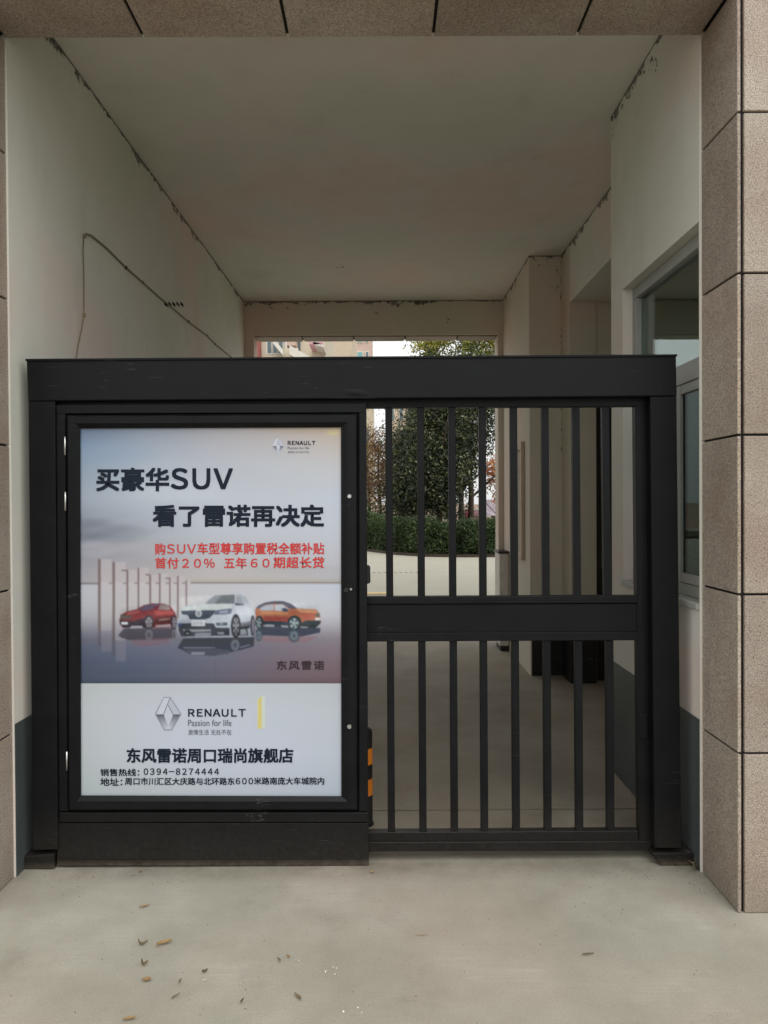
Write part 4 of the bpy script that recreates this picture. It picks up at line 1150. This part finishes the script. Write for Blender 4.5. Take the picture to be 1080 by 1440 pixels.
# ------------------------------------------------------------------ things in and behind the courtyard
pk = thing('play_booth', 'small booth with pink and teal panels behind the hedge', 'booth', (3.2, 31, 0))
M['pink'] = mat_plain('pink_panel', srgb(214, 78, 122), .6); M['teal'] = mat_plain('teal_panel', srgb(150, 206, 196), .6); M['mauve'] = mat_plain('mauve_panel', srgb(200, 150, 160), .7)
bx = P(648, 720, 31).x
box('wall', bx + .12, bx + 1.0, 31.0, 32.2, .0, 1.25, M['mauve'], pk)
box('pink_panel', bx + .2, bx + .52, 30.96, 30.999, .75, 1.3, M['pink'], pk, .02)
bm = bmesh.new(); q = [(bx - .12, 31.0, .3), (bx + .11, 31.0, .3), (bx + .11, 31.0, 1.2), (bx + .06, 31.0, 1.42)]
add_hexa(bm, q + [(a, 31.08, c) for a, b, c in q]); bm_obj('teal_panel', bm, M['teal'], pk)
box('roof', bx + .1, bx + 1.05, 30.98, 32.25, 1.251, 1.32, M['grey_metal'], pk)
wf = thing('low_railing', 'low white railing behind the hedge left of the pink booth', 'railing', (P(600, 724, 30).x, 30, 0))
a, b = P(592, 724, 30).x, P(628, 724, 30).x
box('rail', a, b, 30, 30.05, .98, 1.06, M['paper'], wf)
for k in range(7):
    x = a + (b - a) * (k + .5) / 7; box('post', x - .03, x + .03, 30.052, 30.1, 0, 1.1, M['paper'], wf)
bn = thing('banner', 'white and lilac banner behind the orange tree', 'banner', (P(692, 715, 33).x, 33, 0))
a, b = P(683, 720, 33).x, P(706, 720, 33).x
box('sheet', a, b, 33, 33.03, .95, 1.72, mat_plain('lilac_cloth', srgb(206, 196, 208), .7, 0, .25, 4), bn)
for x in (a, b): cyl('post', x, 33.05, 0, 2.0, .03, M['grey_metal'], bn, 8)

# speed strip / drain in the courtyard
drn = PZ(524, 806); dr2 = PZ(562, 809)
bm = bmesh.new()
for k in range(14):
    x = drn.x - .6 + k * .12; add_box(bm, x, x + .06, drn.y + .02, drn.y + .12, .002, .006)
tag(bm_obj('drain_grate', bm, mat_plain('worn_iron', srgb(96, 90, 82), .7)), 'flat dark drain grating across the pale courtyard beyond the gate', 'drain')
yl = PZ(524, 837); yr = PZ(546, 837)
sp = box('yellow_block', yl.x - .1, yr.x, yl.y + .05, yl.y + .3, .001, .02, mat_plain('yellow_paint', srgb(222, 196, 140), .6), None, .01)
tag(sp, 'yellow rubber kerb block lying on the courtyard just above the middle rail', 'block')

# ---- buildings beyond
def bwall_mat(name, c, s=1.5): return mat_plain(name, srgb(*c), .85, 0, .05, s)
M['win_dark'] = mat_plain('far_window_glass', srgb(96, 112, 118), .2)
M['cream'] = bwall_mat('cream_render', (206, 196, 176)); M['beige'] = bwall_mat('beige_render', (200, 184, 162)); M['brick_red'] = bwall_mat('red_brick_render', (150, 88, 80), 4)
M['pinkish'] = bwall_mat('pale_pink_render', (196, 172, 158)); M['white_r'] = bwall_mat('white_trim', (222, 218, 208)); M['teal_glass'] = mat_plain('teal_glass', srgb(120, 168, 168), .25)
# left residential block
Yb = 42
A_ = thing('apartment_block', 'cream apartment block with red brick corner and white balconies, leftmost above the gate', 'building', (-8, Yb, 0))
X = lambda px, Y=Yb: P(px, 490, Y).x
Z = lambda py, Y=Yb: P(540, py, Y).z
box('wall', X(330), X(401), Yb, Yb + 10, 0, Z(430), M['cream'], A_)
box('wall', X(402), X(455), Yb + 1, Yb + 10, 0, Z(440), M['cream'], A_)
box('brick_pier', X(360), X(367.5), Yb - .35, Yb - .001, 0, Z(432), M['brick_red'], A_)
box('brick_pier', X(340), X(346), Yb - .35, Yb - .001, 0, Z(432), M['brick_red'], A_)
for px in (377, 385, 393):
    for fl in range(5):
        z = 1 + fl * 3
        w = box('window', X(px) - .1, X(px + 5) + .05, Yb - .03, Yb - .001, z, z + 1.6, M['white_r'], A_)
        box('pane', X(px) - .03, X(px + 5) - .02, Yb - .05, Yb - .031, z + .08, z + 1.52, M['win_dark'], w)
for fl in range(4):
    z = 2.9 + fl * 3 + .2
    b = box('balcony', X(403), X(422), Yb - 1.0, Yb + .99, z, z + .22, M['white_r'], A_)
    box('parapet', X(403), X(422), Yb - 1.0, Yb - .9, z + .23, z + 1.05, M['cream'], b)
    w = box('window', X(405), X(420), Yb + .95, Yb + .999, z + .3, z + 2.3, M['win_dark'], A_)
# pitched porch roofs
def sloped(name, px0, py0, px1, py1, th, Y, d, mat, parent):
    a, b = P(px0, py0, Y), P(px1, py1, Y); t = Vector((0, 0, th)); dd = Vector((0, d, 0))
    bm = bmesh.new(); add_hexa(bm, [a - t, b - t, b, a, a - t + dd, b - t + dd, b + dd, a + dd]); return bm_obj(name, bm, mat, parent)
sloped('roof', 407, 485, 448, 509, .5, Yb - 2, 3, M['white_r'], A_)
sloped('roof', 384, 475, 398, 492, .3, Yb - 1.6, 1.5, M['white_r'], A_)
sloped('roof', 355, 494, 366, 507, .3, Yb - 1.6, 1.2, M['white_r'], A_)
box('chimney', X(404), X(416), Yb - .2, Yb + .9, Z(486), Z(462), M['pinkish'], A_)
cyl('downpipe', X(402.5), Yb - .15, 0, Z(440), .09, M['grey_metal'], A_, 8)
# gazebo-like rooftop canopy
cn = sloped('canopy', 440, 480, 455, 484.5, .14, Yb - 1, 2.2, M['grey_metal'], A_)
box('parapet', X(437), X(456), Yb - 1, Yb + .99, Z(489), Z(486), M['mauve'], A_)
# beige block
Yc = 58
B_ = thing('beige_block', 'plain beige apartment block right of the cream one above the gate', 'building', (-3, Yc, 0))
box('wall', P(451, 490, Yc).x, P(495, 490, Yc).x, Yc, Yc + 12, 0, P(540, 440, Yc).z, M['beige'], B_)
for fl in range(4):
    z = 1 + fl * 3
    for k in range(2):
        x = P(456 + 20 * k, 490, Yc).x
        w = box('window', x, x + .9, Yc - .03, Yc - .001, z, z + 1.5, M['white_r'], B_); box('pane', x + .06, x + .84, Yc - .05, Yc - .031, z + .06, z + 1.44, M['win_dark'], w)
# high rise
Yh = 95
H_ = thing('tower_block', 'distant pinkish tower block with blue green windows left of the open sky', 'building', (-4, Yh, 0))
x0, x1 = P(494, 490, Yh).x, P(522.5, 490, Yh).x
box('wall', x0, x1, Yh, Yh + 14, 0, 34, M['pinkish'], H_)
for fl in range(9):
    z = 1.2 + fl * 3.0
    for (u0, u1, mm) in ((.02, .16, 'win_dark'), (.3, .56, 'teal_glass'), (.72, .84, 'win_dark')):
        xa, xb = x0 + (x1 - x0) * u0, x0 + (x1 - x0) * u1
        w = box('window', xa - .08, xb + .08, Yh - .1, Yh - .001, z - .08, z + 1.78, M['white_r'], H_); box('pane', xa, xb, Yh - .14, Yh - .101, z, z + 1.7, M[mm], w)
# lower block behind the russet trees
Yl = 70
L_ = thing('pale_low_block', 'pale low apartment block behind the russet and olive trees', 'building', (2, Yl, 0))
x0, x1 = P(544, 590, Yl).x, P(606, 590, Yl).x; zt_ = P(560, 542, Yl).z
box('wall', x0, x1, Yl, Yl + 10, 0, zt_, M['beige'], L_)
box('roof', x0 - .15, x1 + .15, Yl - .15, Yl + 10.15, zt_ + .001, zt_ + .3, M['white_r'], L_)
for fl in range(4):
    for k in range(5):
        xa = x0 + .3 + k * (x1 - x0) / 5; z = .9 + fl * 2.8
        if z + 1.4 < zt_:
            w = box('window', xa, xa + .42, Yl - .08, Yl - .001, z, z + 1.6, M['white_r'], L_); box('pane', xa + .06, xa + .36, Yl - .1, Yl - .081, z + .06, z + 1.54, M['win_dark'], w)
# pale wall closing the courtyard to the left of the russet tree
W_ = thing('side_block', 'white walled block showing at the left edge of the barred opening', 'building', (-1, 62, 0))
x0, x1 = P(470, 590, 62).x, P(525, 590, 62).x
box('wall', x0, x1, 62, 70, 0, P(520, 545, 62).z, M['cream'], W_)
for fl in range(3):
    for k in range(4):
        xa = x0 + .3 + k * .75; z = .9 + fl * 2.7
        w = box('window', xa, xa + .4, 61.93, 61.999, z, z + 1.5, M['white_r'], W_); box('pane', xa + .05, xa + .35, 61.9, 61.929, z + .05, z + 1.45, M['win_dark'], w)
# garden wall far behind the hedge
G_ = tag(box('garden_wall', -16, 20, 44, 44.2, 0, 1.5, M['pinkish']), 'long low pale garden wall far behind the trees', 'wall')
